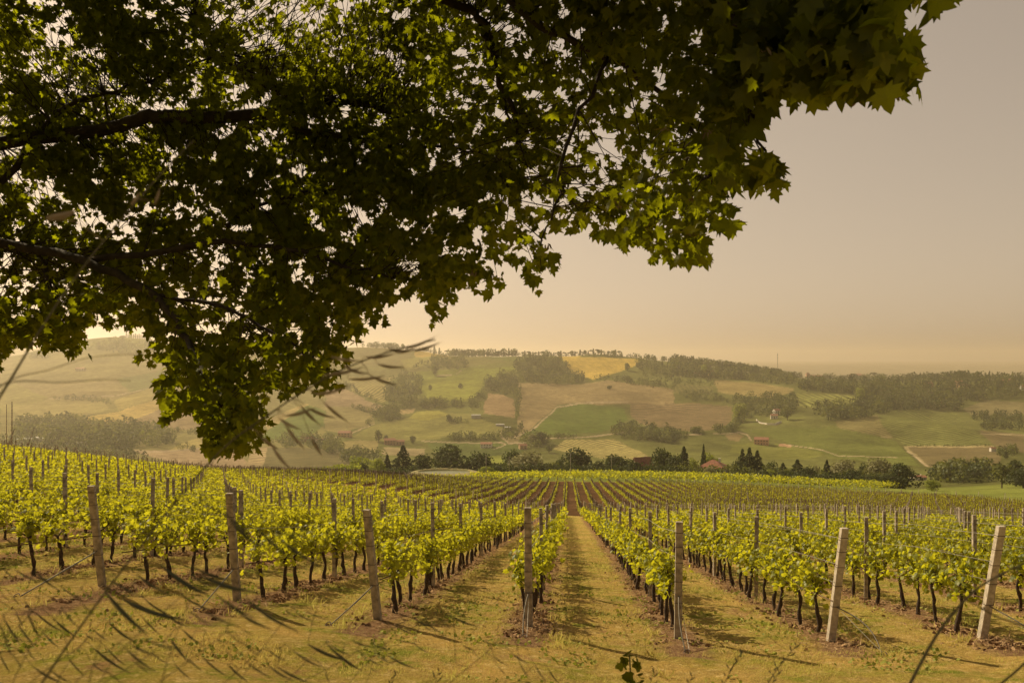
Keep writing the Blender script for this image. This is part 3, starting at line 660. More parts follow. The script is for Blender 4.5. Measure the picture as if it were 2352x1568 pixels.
def end_post(k):
    d = END_D[k] + .12; px = ENDPX[k]; x = (px-PCX)/FPX*d; z = float(height(x, d))
    lean = {-3:(-.03,-.20), -2:(-.012,-.17), -1:(-.045,-.15), 0:(-.006,-.05), 1:(.008,-.07), 2:(.035,-.20), 3:(.04,-.21)}[k]
    h = {-3:1.92,-2:1.98,-1:1.92,0:2.06,1:1.98,2:1.96,3:1.96}[k]
    names = {-3:'leaning weathered concrete end post at the left, leftmost of the row ends', -2:'tall weathered end post second from left with a short brace', -1:'grey concrete end post leaning left with a long cable brace',
      0:'upright concrete end post in the centre beside the grass aisle', 1:'slim upright end post just right of the grass aisle', 2:'pale concrete end post leaning right with curved hose beside it', 3:'pale concrete end post leaning right, rightmost of the row ends'}
    e = empty('end_post', (x, d, z), label=names[k], category='post', group='concrete end posts of the vine rows')
    e.rotation_euler = (0, 0, rng(k+9).normal(0, .12))
    mat = M_CONC2 if k >= 2 else M_CONC
    g = Geo(); w = .125
    g.box((-lean[0]*.3, -lean[1]*.3, (h-.3)/2), (w, w*.9, h+.3), 0, .92, lean)
    o = g.build('post_shaft', mat, e)
    bv = o.modifiers.new('bevel', 'BEVEL'); bv.width = .008; bv.segments = 2
    for zz in (.62, .98, 1.3, 1.56, 1.8):
        g = Geo(); 
        f = 1 - .08*(zz+.3)/(h+.3)
        ps = np.array([[-1,-1],[1,-1],[1,1],[-1,1],[-1,-1]])*np.array([w,w*.9])/2*(f)*1.05
        ps = np.concatenate([ps + np.array(lean)*zz, np.full((5,1), zz)], 1)
        g.tube(ps, .0055, 4); g.build('wire_tie', M_TIE, e)
    # tensioner at the top
    R = rng(k+50); g = Geo()
    for q in range(3):
        th = np.linspace(0, 2*math.pi, 9)*1.0; c = np.array([lean[0]*1.72 + w*.55, lean[1]*1.72 - .02, 1.68+.05*q])
        g.tube(np.stack([c[0]+.02*np.cos(th), c[1]+.03*np.sin(th), c[2]+.02*np.sin(th*2)+R.normal(0,.003,9)], 1), .004, 4)
    g.build('wire_tensioner', M_WIRE, e)
    # anchor cable or brace to the ground in front
    end = {-3:(-.95,-1.25,.70), -2:(-.28,-1.2,.62), -1:(-.42,-1.1,.62), 0:(-.02,-1.0,.62), 1:(.06,-1.05,.75), 2:(.34,-1.2,.62), 3:(.5,-1.3,.60)}[k]
    gx, gy = x + end[0], d + end[1]; gz = float(height(gx, gy)) - z
    m = 9; u = np.linspace(0, 1, m)
    p0 = np.array([lean[0]*end[2], lean[1]*end[2]-.06, end[2]]); p1 = np.array([end[0], end[1], gz-.04])
    c = p0 + (p1-p0)*u[:, None]; bow = {-3:0, -2:0, -1:.03, 0:-.03, 1:-.04, 2:.13, 3:.06}[k]
    c[:, 0] += bow*np.sin(u*math.pi); c[:, 2] += abs(bow)*.6*np.sin(u*math.pi)
    g = Geo(); g.tube(c, .010 if k > -2 else .011, 6); g.build('anchor_brace', M_HOSE, e, smooth=True)
    c2 = p0 + (p1-p0)*u[:, None]; c2[:, 0] += .05*u + .01; g = Geo(); g.tube(c2, .003, 4); g.build('anchor_wire', M_WIRE, e)
    # loop left on the ground
    th = np.linspace(0, 5, 12); g = Geo(); g.tube(np.stack([p1[0]+.05*np.cos(th)+.02*th/5, p1[1]+.05*np.sin(th), p1[2]+.06+.02*np.sin(th*1.3)], 1), .008, 5); g.build('anchor_eye', M_TIE, e)
for k in ENDPX: end_post(k)

POSTS = [p for p in POSTS if -40 < p[5] < 2392]
POSTS.sort(key=lambda p: p[4])
NPI = 175
def place_post(p, name='trellis_post'):
    k, i, s, t, y, px = p; x, y = xy(s, t); z = float(height(x, y))
    e = empty(name, (x, y, z), label=f'{ordinal(i-1)} concrete post behind the headland, {rowname(k)}', category='post', group='concrete posts standing along the vine rows')
    e.rotation_euler = (0, 0, R.normal(0,.1)); obj('post_shaft', PM[int(R.integers(6))], None, e)
    if y < 45: obj('wire_ties', TIES, None, e)
for p in POSTS[:NPI]: place_post(p)
g = Geo()
for k, i, s, t, y, px in POSTS[NPI:]:
    x, y = xy(s, t); z = float(height(x, y)); w = .085
    g.box((x + R.normal(0,.02), y, z + 1.9/2), (w, w, 1.9), R.random(), .95, (R.normal(0,.02), R.normal(0,.02)))
g.build('distant_trellis_posts', M_CONC, kind='stuff')

# trellis wires of each near row
for k in range(-9, 9):
    s, t0 = row_start(k)
    e = None
    tt = np.arange(t0, t0 + 60, 5.45/2)
    x, y = xy(s, tt); z = height(x, y); sag = np.where(np.arange(len(tt)) % 2 == 1, -.015, 0)
    if PCX + FPX*x[-1]/y[-1] < -200: continue
    e = empty('trellis_wires', (x[0], y[0], z[0]), label=f'thin wires strung along the {rowname(k)}', category='wires', group='trellis wires of the vine rows')
    for q, hh in enumerate((.70, 1.02, 1.34, 1.78)):
        P = np.stack([x - x[0] + R.normal(0,.004,len(x)), y - y[0], z - z[0] + hh + sag], 1)
        if k in ENDPX:
            lean = {-3:-.18, -2:-.17, -1:-.14, 0:-.05, 1:-.07, 2:-.17, 3:-.18}[k]; P[0, 1] += lean*hh + .06
        g = Geo(); g.tube(P, .011 if q == 0 else .0042, 5, cap=False); g.build('drip_line' if q == 0 else 'wire', M_STAKE if q == 0 else M_WIRE, e)

# ------------------------------------------------------------------ the young block beyond the track
def young_block():
    R = rng(404); xs, ys, ks = [], [], []
    for k in range(-95, 75):
        s = S0 + RSP*k
        t = np.arange(85, 262, .85); x, y = xy(s + R.normal(0,.05,len(t)), t + R.normal(0,.06,len(t))); px = PCX + FPX*x/y
        m = (px > 330) & (px < 2500) & (y > track(px) + 5.5) & (y < far_edge(px) - 2)
        xs.append(x[m]); ys.append(y[m]); ks.append(np.full(m.sum(), k))
    x, y, k = map(np.concatenate, (xs, ys, ks)); z = height(x, y); px = PCX + FPX*x/y
    grown = np.clip((px-1450)/500, 0, 1)*.35 + np.clip((900-px)/300, 0, 1)*.2
    g = Geo()
    for lo, hi, n, sz in ((0,130,22,(.16,.26)), (130,180,14,(.22,.34)), (180,300,9,(.30,.44))):
        m = (y >= lo) & (y < hi); q = m.sum()
        if not q: continue
        P = np.stack([x[m], y[m], z[m]], 1); H = (.5 + grown[m])[:, None]*R.uniform(.6, 1.3, (q, 1))
        a = R.normal(0, .15, (q, n)); b = R.uniform(-.42, .42, (q, n)); h = .12 + H*R.random((q, n))
        W = np.stack([P[:,:1]+a*RPER[0]+b*RDIR[0], P[:,1:2]+a*RPER[1]+b*RDIR[1], P[:,2:]+h], -1).reshape(-1, 3)
        W = W[np.repeat(R.random(q) > .05, n)]
        leaves(g, W, R.uniform(*sz, len(W)), *QUAD, R, normal_bias=(0,0,.5))
    g.build('young_vines', M_YOUNG, tone=True, kind='stuff')
    g = Geo(); n = len(x); w = .022; hh = R.uniform(1.15, 1.5, n)
    base = np.stack([x, y, z], 1)
    q = np.array([[-w,-w,0],[w,-w,0],[w,w,0],[-w,w,0],[-w,-w,1],[w,-w,1],[w,w,1],[-w,w,1]])
    V = base[:, None] + q[None]*np.stack([np.ones(n), np.ones(n), hh], 1)[:, None]; V[:, 4:, 0] += R.normal(0,.05,(n,1)); V[:, 4:, 1] += R.normal(0,.05,(n,1))
    fq = np.array([[0,1,5,4],[1,2,6,5],[2,3,7,6],[3,0,4,7],[4,5,6,7]])
    g.add(V.reshape(-1,3), [(fq[None] + (np.arange(n)*8)[:,None,None]).reshape(-1,4)])
    g.build('vine_stakes', M_STAKE, kind='stuff')
    # end posts of the young rows: near side and far side
    pm = []
    for i in range(3):
        gg = Geo(); gg.box((0,0,.85),(.10,.09,2.3), .2*i, .93, (.02*(i-1), -.10)); a = gg.build('post_shaft', M_CONC2); pm.append(a.data); bpy.data.objects.remove(a)
    cnt = 0; inner = Geo()
    for side in (0, 1):
        L = []
        for k in range(-95, 75):
            s = S0 + RSP*k
            for t in np.arange(85, 262, .5):
                xx, yy = xy(s, t); pp = PCX + FPX*xx/yy
                if side == 0 and yy > track(pp) + 4.6: L.append((pp, xx, yy)); break
                if side == 1 and yy > far_edge(pp) - 1 : L.append((pp, xx, yy)); break
        L = sorted(l for l in L if 400 < l[0] < 2350)
        if side == 1: L = [l for l in L if l[0] > 1480]
        for i, (pp, xx, yy) in enumerate(L):
            zz = float(height(xx, yy))
            where = 'on the near side of the young vineyard' if side == 0 else 'along the far edge of the young vineyard'
            obj('boundary_post', pm[i % 3], None, None, (xx, yy, zz), label=f'{ordinal(i)} pale concrete post from the left {where}', category='post',
                group='end posts of the young vineyard'); cnt += 1
    for k in range(-95, 75):
        s = S0 + RSP*k
        for t in np.arange(95, 262, 6.0):
            xx, yy = xy(s, t); pp = PCX + FPX*xx/yy
            if 380 < pp < 2400 and track(pp) + 8 < yy < far_edge(pp) - 4 and R.random() < .8:
                inner.box((xx, yy, float(height(xx, yy)) + .8), (.075,.075,1.7), R.random(), .95)
    inner.build('distant_young_row_posts', M_CONC, kind='stuff')
    print('boundary posts', cnt)
young_block()

# tall trained vines behind the young block
def tall_vines():
    R = rng(505); g = Geo(); gt = Geo()
    for r, dd in enumerate(np.arange(258, 338, 7.5)):
        lo, hi = 930 if r < 3 else 1080, 2010 + 8*r
        n = int(9*(hi-lo)/FPX*dd); px = R.uniform(lo, hi, n); d = dd + R.normal(0, .5, n) + 3*np.sin(px/160.)
        m = d > far_edge(px) + 5; px, d = px[m], d[m]; n = len(px)
        x = (px-PCX)/FPX*d; z = height(x, d)
        hh = np.clip(1.3 + (px-1050)/150, 1.3, 2.3) + .35*vnoise(px/7., d*0 + r, 3) + .2*vnoise(px/2.5, d*0 + r, 4)
        P = np.stack([x, d, z + hh*np.clip(R.normal(.66,.24,n), .12, 1.08)], 1)
        leaves(g, P, R.uniform(.4,.75,n), *CLUMP, R, normal_bias=(0,0,.8))
    g.build('tall_trained_vines', M_LEAF, tone=True, kind='stuff')
tall_vines()
# ------------------------------------------------------------------ trees on the brow, hedges, woods and the ridge line
M_DKTREE = leafmat('tree_leaf_dark', (.018,.032,.008), (.055,.068,.014), (.08,.10,.015), .3, .6, .35, .02)
M_MDTREE = leafmat('tree_leaf_mid', (.05,.07,.014), (.115,.125,.025), (.18,.19,.025), .35, .6, .35, .02)
M_LTTREE = leafmat('tree_leaf_light', (.12,.16,.02), (.22,.25,.035), (.36,.38,.04), .4, .6, .35, .02)
M_SILVER = leafmat('tree_leaf_silver', (.16,.155,.07), (.30,.28,.14), (.26,.25,.09), .3, .6, .35, .02)
M_CONIF = leafmat('conifer_needles', (.022,.036,.014), (.05,.062,.022), (.05,.06,.015), .15, .7, .5, .01)
M_TRUNK = simple('tree_bark', (.10,.07,.05), .95, .5, 5)

def crown_round(seed, h, w, n, leaf, lobes=9, low=.12, squash=1.0):
    R = rng(seed); c = []; 
    for i in range(lobes):
        a = R.uniform(0, 2*math.pi); r = w*.5*R.uniform(.15, .62); zz = h*R.uniform(low+.18, .84)
        f = 1 - .55*abs((zz/h) - .5)*2
        c.append((r*math.cos(a)*f, r*math.sin(a)*f, zz, w*R.uniform(.17, .30)*f + .04*w))
    c.append((0, 0, h*.55, w*.34)); c = np.array(c)
    k = R.choice(len(c), n, p=c[:,3]**2/np.sum(c[:,3]**2)); u = norm(R.normal(size=(n,3))); rr = c[k,3]*R.uniform(.62, 1.08, n)**.7
    P = c[k,:3] + u*rr[:,None]*np.array([1,1,.95*squash*min(1.6, h/w)]); keep = (P[:,2] > h*low*.8); P = P[keep]; u = u[keep]
    P[:,2] = np.minimum(P[:,2], h*1.02)
    g = Geo(); leaves(g, P, R.uniform(leaf*.6, leaf*1.25, len(P)), *CLUMP, R, normal_bias=u*1.2 + [0,0,.4])
    t = Geo(); t.tube(np.array([[0,0,-.6],[.02*h,0,h*.25],[0,.02*h,h*.55],[.02*h,.01*h,h*.8]]), np.array([.045,.035,.02,.008])*h*.8, 7)
    for i in range(5):
        q = c[i % len(c)]; t.tube(np.array([[0,0,h*.3],[q[0]*.5,q[1]*.5,h*.42],[q[0],q[1],q[2]]]), np.array([.018,.012,.005])*h, 5)
    return g, t
def crown_conifer(seed, h, w, n, leaf):
    R = rng(seed); z = h*(.06 + .95*R.random(n)**1.15); tier = .8 + .2*np.sin(z/h*34 + R.normal(0,.3,n)); r = (w*.5*(1.0 - z/h/1.02)**1.0*tier + .015*w)*R.uniform(.45, 1.05, n)
    a = R.uniform(0, 2*math.pi, n); P = np.stack([r*np.cos(a), r*np.sin(a), z - r*.22], 1)
    g = Geo(); leaves(g, P, R.uniform(leaf*.6, leaf*1.2, n)*(1.2 - .85*z/h), *CLUMP, R, normal_bias=(0,0,1.2))
    t = Geo(); t.tube(np.array([[0,0,-.5],[0,0,h*.5],[0,0,h*.97]]), np.array([.022,.014,.003])*h, 6)
    return g, t
def crown_column(seed, h, w, n, leaf):      # cypress, poplar
    R = rng(seed); z = h*(.03 + .97*R.random(n)); f = np.sin(np.clip(z/h,0.02,1)**.75*math.pi)**.55 ; r = w*.5*(f*.9+.12)*R.uniform(.5, 1.05, n)
    a = R.uniform(0, 2*math.pi, n); P = np.stack([r*np.cos(a), r*np.sin(a), z], 1)
    g = Geo(); leaves(g, P, R.uniform(leaf*.6, leaf*1.1, n), *CLUMP, R, normal_bias=(0,0,.3))
    t = Geo(); t.tube(np.array([[0,0,-.4],[0,0,h*.5],[0,0,h*.9]]), np.array([.02,.012,.003])*h, 6)
    return g, t
def crown_umbrella(seed, h, w, n, leaf):    # stone pine
    R = rng(seed); a = R.uniform(0, 2*math.pi, n); r = w*.5*np.sqrt(R.random(n)); z = h*(.72 + .25*R.random(n)*np.sqrt(np.clip(1-(r/w*2)**2, .05, 1)))
    P = np.stack([r*np.cos(a), r*np.sin(a), z], 1)
    g = Geo(); leaves(g, P, R.uniform(leaf*.6, leaf*1.1, n), *CLUMP, R, normal_bias=(0,0,1))
    t = Geo(); t.tube(np.array([[0,0,-.4],[.02*h,0,h*.4],[0,0,h*.78]]), np.array([.028,.022,.018])*h, 6)
    for i in range(5):
        b = i*1.26; t.tube(np.array([[0,0,h*.6],[.25*w*math.cos(b),.25*w*math.sin(b),h*.8]]), np.array([.015,.007])*h, 5)
    return g, t
PROTO = {}
def proto(kind, var):
    key = (kind, var)
    if key not in PROTO:
        sd = 900 + var*17 + sum(map(ord, kind))
        if kind == 'round': g, t = crown_round(sd, 1, 1.0, 1500, .058, 10); m = (M_DKTREE, M_MDTREE)[var % 2]
        elif kind == 'dark': g, t = crown_round(sd, 1, .95, 1600, .056, 11); m = M_DKTREE
        elif kind == 'light': g, t = crown_round(sd, 1, 1.05, 1400, .06, 9, .04); m = M_LTTREE
        elif kind == 'silver': g, t = crown_round(sd, 1, .85, 1700, .052, 13, .05); m = M_SILVER
        elif kind == 'conifer': g, t = crown_conifer(sd, 1, .5, 2200, .045); m = M_CONIF
        elif kind == 'cedar': g, t = crown_conifer(sd, 1, .85, 2200, .055); m = M_CONIF
        elif kind == 'cypress': g, t = crown_column(sd, 1, .22, 300, .08); m = M_CONIF
        elif kind == 'pine': g, t = crown_umbrella(sd, 1, .85, 420, .085); m = M_CONIF
        elif kind == 'shrub': g, t = crown_round(sd, 1, 1.7, 700, .10, 8, 0); m = (M_DKTREE, M_MDTREE)[var % 2]
        elif kind == 'far': g, t = crown_round(sd, 1, 1.0, 330, .12, 7, .05); m = (M_DKTREE, M_MDTREE)[var % 2]
        a = g.build('crown', m, tone=True); b = t.build('trunk', M_TRUNK)
        PROTO[key] = (a.data, b.data); bpy.data.objects.remove(a); bpy.data.objects.remove(b)
    return PROTO[key]
TR = rng(88)
def tree(kind, x, y, z, h, wx, label, cat='tree', group=None, var=None, name=None):
    var = int(TR.integers(4)) if var is None else var
    c, t = proto(kind, var)
    e = empty(name or {'conifer':'conifer_tree','cedar':'conifer_tree','cypress':'cypress_tree','pine':'stone_pine','shrub':'shrub','silver':'willow_tree'}.get(kind, 'broadleaf_tree'), (x, y, z), label=label, category=cat)
    if group: e['group'] = group
    e.scale = (wx, wx, h); e.rotation_euler = (0, 0, TR.uniform(0, 6.28))
    obj('crown', c, None, e); obj('trunk', t, None, e)
    return e
NATW = {'round':1.0,'dark':.95,'light':1.05,'silver':.85,'conifer':.5,'cedar':.85,'cypress':.22,'pine':.85,'shrub':1.7,'far':1.0}

# brow trees: kind, left, right, top, base (in the close-up panels), depth, label
def pB(x, y): return 746.5 + x*.3418, 746.5 + y*.3418
def pC(x, y): return 1548.1 + x*.3418, 746.5 + y*.3418
def pA(x, y): return x*.3418, 746.5 + y*.3418
BROW = [
 (pB,'light',150,330,862,1005,335,'pale feathery light green tree left of the dark conifers beside the low thicket'),
 (pB,'dark',195,290,915,1010,322,'small dark tree in front of the pale feathery tree'),
 (pB,'light',290,405,895,1005,328,'yellow-green round tree just left of the dark conifers'),
 (pB,'conifer',385,450,868,1005,350,'slim dark conifer at the left edge of the conifer clump'),
 (pB,'cedar',440,610,808,1010,350,'large dark cedar-like conifer rising left of the pond'),
 (pB,'round',595,735,850,1000,345,'mid-green round tree between the large cedar and the big dark tree'),
 (pB,'dark',705,945,806,1000,372,'big broad dark tree standing directly behind the pond'),
 (pB,'dark',930,985,900,990,370,'low dark bush filling the gap right of the pond tree'),
 (pB,'dark',955,1125,842,995,368,'dark domed tree behind the second gap right of the pond'),
 (pB,'light',1022,1135,938,1005,330,'low yellow-green bush by the right end of the pond'),
 (pB,'round',1110,1215,925,1000,350,'low round tree between the pond bush and the dark twin crown'),
 (pB,'dark',1195,1340,828,1000,375,'tall dark tree leaning over the silvery willow'),
 (pB,'silver',1255,1480,838,1005,350,'large silvery beige willow in the middle of the tree belt'),
 (pB,'shrub',1440,1580,920,1000,345,'mid-green shrub right of the silvery willow'),
 (pB,'round',1540,1610,878,985,380,'small dark tree peeping above the shrub right of the willow'),
 (pB,'dark',1595,1800,828,1000,365,'broad dark olive tree behind a thin pole near the middle'),
 (pB,'dark',1800,1890,912,1000,355,'low dark tree between the two pole trees'),
 (pB,'dark',1880,2045,858,1000,360,'dark domed tree behind the third thin pole'),
 (pB,'round',2040,2120,905,1000,340,'bush in front of the low red-roofed barn'),
 (pB,'dark',2195,2330,815,1005,360,'tall dark rounded tree just right of the low red barn'),
 (pB,'round',2290,2400,866,1005,350,'green tree left of the two tall dark spruces'),
 (pC,'conifer',22,112,815,1000,360,'tall dark spruce left of the white house with red roof'),
 (pC,'conifer',176,222,800,1000,390,'narrow spruce top showing behind the pale bush'),
 (pC,'light',98,175,880,1005,350,'light green bush between spruce and white house'),
 (pC,'light',168,335,838,1000,395,'pale leafy tree rising behind the white house'),
 (pC,'silver',195,268,945,1010,322,'small pale shrub in front of the white house wall'),
 (pC,'conifer',420,500,832,1015,362,'left spruce of the dark trio beside the white house'),
 (pC,'conifer',465,550,822,1015,352,'middle and tallest spruce of the dark trio'),
 (pC,'conifer',515,605,842,1015,358,'right spruce of the dark trio'),
 (pC,'dark',395,470,895,1015,350,'dark leafy tree at the foot of the spruce trio'),
 (pC,'light',600,692,958,1028,322,'bright yellow-green round bush right of the spruce trio'),
 (pC,'dark',590,700,905,1010,370,'dull green tree behind the bright yellow-green bush'),
 (pC,'cedar',680,785,925,1025,345,'low dark spreading conifer right of the bright bush'),
 (pC,'cedar',765,895,902,1035,340,'broad pointed dark cedar between low conifer and pale trees'),
 (pC,'dark',845,950,945,1040,335,'dark tree leaning against the broad pointed cedar'),
 (pC,'silver',895,1000,935,1035,372,'greyish pale tree behind the lone narrow spruce'),
 (pC,'conifer',995,1060,905,1042,340,'lone narrow dark spruce between two pale trees'),
 (pC,'silver',1055,1240,892,1058,352,'tall silvery green tree right of the lone narrow spruce'),
 (pC,'dark',1150,1265,965,1070,325,'dark bush at the foot of the tall silvery tree'),
 (pC,'round',1230,1320,930,1045,380,'muted green tree between the two silvery trees'),
 (pC,'silver',1300,1480,880,1062,358,'second tall silvery tree next to the dark round crown'),
 (pC,'dark',1440,1620,930,1100,330,'dark rounded tree at the right end of the tree belt'),
 (pC,'dark',1225,1400,1000,1092,318,'wide dark bush below the second silvery tree'),
 (pC,'dark',1380,1500,990,1092,322,'dark bush in front of the dark round crown'),
 (pC,'light',1680,1790,1038,1098,300,'lone light bush at the edge of the grass field'),
 (pC,'far',2150,2260,918,1062,420,'dark round tree on the grassy slope at far right'),
 (pC,'far',2230,2370,890,1062,440,'large round tree at the right edge beyond the vineyard'),
 (pC,'round',2270,2420,950,1065,400,'dark green tree cut by the right edge of the view'),
 (pC,'far',1990,2075,1025,1082,520,'small bush at the foot of the right-hand thicket'),
]
for P_, kind, l, r, top, base, d, lab in BROW:
    (x0, y0), (x1, y1) = P_(l, top), P_(r, base)
    w = (x1-x0)/FPX*d*1.36; X = ((x0+x1)/2 - PCX)/FPX*d; z = float(height(X, d)); zt = (HOR - y0)/FPX*d
    if kind == 'conifer': w *= 1.9
    if kind == 'cedar': w *= 1.45
    h = zt - z
    tree(kind, X, d, z, h, w/NATW[kind]*(1.0), lab, group='trees on the brow behind the vineyard')

# young thicket at the left of the brow
def thicket(name, P_, pts, d0, d1, n, hgt, mat, leaf=.8):
    R = rng(len(name)*7); g = Geo(); (xa, _), (xb, _) = P_(pts[0], 0), P_(pts[1], 0)
    px = R.uniform(xa, xb, n); d = R.uniform(d0, d1, n); X = (px-PCX)/FPX*d; z = height(X, d)
    H = hgt*(1 + .3*vnoise(px/5, d/5, 8))
    P = np.stack([X + R.normal(0,.5,n), d, z + H*R.random(n)**.6], 1)
    leaves(g, P, R.uniform(leaf*.5, leaf, n), *CLUMP, R, normal_bias=(0,0,.8)); return g.build(name, mat, tone=True, kind='stuff')
thicket('left_undergrowth', pB, (380, 640), 330, 375, 2500, 4.2, M_DKTREE, 1.0)
thicket('brow_undergrowth', pB, (1120, 2400), 335, 385, 17000, 5.2, M_DKTREE, 1.0)
thicket('brow_scrub', pC, (0, 1520), 335, 385, 17000, 6.0, M_MDTREE, 1.0)
thicket('low_brow_scrub', pC, (560, 1560), 318, 345, 9000, 4.0, M_DKTREE, 1.0)
thicket('young_thicket', pB, (-120, 230), 262, 300, 9000, 5.0, M_LTTREE, .9)

# ---- woods of the far hillside
WOODS = [ # outline, number, height m, mix of material, name
 (A((100,680),(330,650),(520,655),(700,695),(1050,695),(1165,800),(900,850),(500,860),(300,800),(110,770)), 330, 13, 'valley_wood'),
 (A((0,790),(600,800),(900,850),(1000,920),(500,930),(0,900)), 130, 8, 'valley_wood'),
 (A((590,150),(700,118),(850,105),(1010,112),(1080,150),(1050,195),(700,190),(600,170)), 90, 12, 'hilltop_wood'),
 (A((360,495),(560,490),(760,520),(740,545),(560,512),(370,508)), 40, 6, 'hedgerow'),
 (A((200,225),(330,215),(330,225),(200,232)), 16, 12, 'hilltop_wood'),
 (A((1150,710),(1340,720),(1340,738),(1150,735)), 22, 6, 'hedgerow'),
 (A((1200,820),(1400,845),(1400,860),(1200,850)), 14, 5, 'hedgerow'),
 (A((1900,770),(2000,760),(2250,790),(2230,850),(1900,830)), 60, 9, 'valley_wood'),
 (A((1780,780),(1900,770),(1900,800),(1780,800)), 12, 5, 'hedgerow'),
 (B((430,400),(520,345),(600,335),(640,380),(640,440),(630,520),(560,565),(450,570),(385,540)), 130, 12, 'hillside_wood'),
 (B((250,150),(330,118),(480,128),(500,155),(400,165)), 60, 12, 'ridge_wood'),
 (B((500,165),(700,160),(830,165),(830,175),(500,178)), 40, 8, 'ridge_wood'),
 (B((840,150),(900,140),(1050,148),(1300,158),(1312,195),(1180,200),(1080,215),(900,235),(830,215)), 130, 13, 'ridge_wood'),
 (B((560,300),(700,240),(790,210),(830,230),(950,230),(960,290),(870,305),(700,290)), 80, 10, 'hillside_wood'),
 (B((1280,250),(1480,215),(1600,245),(1625,275),(1680,330),(1780,380),(1600,405),(1290,395)), 190, 14, 'hillside_wood'),
 (B((1100,365),(1190,340),(1260,350),(1290,395),(1310,480),(1300,560),(1270,480),(1180,470),(1050,440)), 110, 12, 'hillside_wood'),
 (B((1275,560),(1310,540),(1300,620),(1280,640)), 12, 8, 'hedgerow'),
 (B((960,530),(1060,450),(1090,460),(1060,560),(990,575)), 34, 8, 'hedgerow'),
 (B((300,590),(400,575),(520,615),(480,655),(340,650)), 70, 10, 'hillside_wood'),
 (B((640,520),(800,515),(960,545),(900,560),(640,562)), 60, 9, 'hedgerow'),
 (B((60,400),(150,390),(380,520),(350,530),(190,455),(80,415)), 50, 6, 'hedgerow'),
 (B((170,545),(300,575),(320,600),(180,560)), 22, 6, 'hedgerow'),
 (B((280,660),(330,645),(340,670),(270,690)), 10, 6, 'hedgerow'),
 (B((800,765),(900,745),(1180,752),(1180,780),(800,780)), 52, 7, 'hedgerow'),
 (B((820,640),(980,650),(980,668),(820,655)), 18, 6, 'hedgerow'),
 (B((1180,735),(1250,700),(1320,670),(1330,690),(1280,770),(1200,785)), 34, 7, 'hedgerow'),
 (B((1920,715),(2060,690),(2200,710),(2360,735),(2360,800),(2060,785),(1930,745)), 120, 10, 'valley_wood'),
 (C((-10,720),(40,735),(120,745),(60,780),(-10,800)), 20, 7, 'valley_wood'),
 (B((1320,186),(1560,196),(1800,208),(1800,214),(1560,204),(1320,194)), 60, 5, 'ridge_hedgerow'),
 (B((1540,755),(1690,752),(1690,765),(1540,765)), 16, 6, 'hedgerow'),
 (B((1320,770),(1480,770),(1490,800),(1400,830),(1340,800)), 30, 10, 'valley_wood'),
 (B((1790,370),(1900,345),(2352,410),(2352,445),(1900,378)), 80, 8, 'hedgerow'),
 (B((2090,262),(2170,245),(2352,260),(2352,400),(2120,345)), 90, 11, 'ridge_wood'),
 (B((1790,205),(2100,215),(2352,225),(2352,238),(1800,218)), 70, 9, 'ridge_wood'),
 (B((0,810),(100,800),(120,850),(0,880)), 30, 8, 'valley_wood'),
 (B((120,890),(350,870),(400,910),(120,930)), 40, 9, 'valley_wood'),
 (C((-10,240),(120,228),(350,235),(560,252),(700,262),(870,275),(835,330),(820,400),(790,412),(480,375),(240,362),(-10,352)), 620, 14, 'ridge_wood'),
 (C((0,370),(240,372),(300,400),(250,415),(0,405)), 50, 6, 'hillside_wood'),
 (C((20,455),(250,455),(390,505),(380,525),(100,510)), 110, 5, 'hillside_wood'),
 (C((400,510),(500,490),(700,475),(800,468),(830,555),(800,610),(560,620),(420,640),(395,600)), 170, 10, 'hillside_wood'),
 (C((400,630),(470,640),(440,720),(360,735),(400,690)), 30, 9, 'hedgerow'),
 (C((870,290),(1280,300),(1600,302),(1950,320),(2352,335),(2352,480),(1950,520),(1910,590),(1700,575),(1500,575),(1300,632),(1040,648),(950,600),(960,566),(1225,550),(1225,470),(840,450),(830,390),(900,375),(1000,335),(1000,300)), 1250, 13, 'villa_wood'),
 (C((2000,620),(2110,600),(2352,610),(2352,705),(2080,708)), 110, 9, 'hillside_wood'),
 (C((1780,990),(1960,975),(2130,990),(2140,1060),(1900,1068),(1700,1050)), 110, 9, 'valley_wood'),
 (C((2180,850),(2290,850),(2300,900),(2190,890)), 20, 8, 'hillside_wood'),
 (C((110,720),(200,715),(220,735),(110,738)), 16, 6, 'hedgerow'),
 (C((260,705),(420,690),(430,722),(300,735)), 40, 7, 'hedgerow'),
 (C((1550,812),(2130,812),(2130,818),(1550,818)), 50, 2, 'hedgerow'),
]
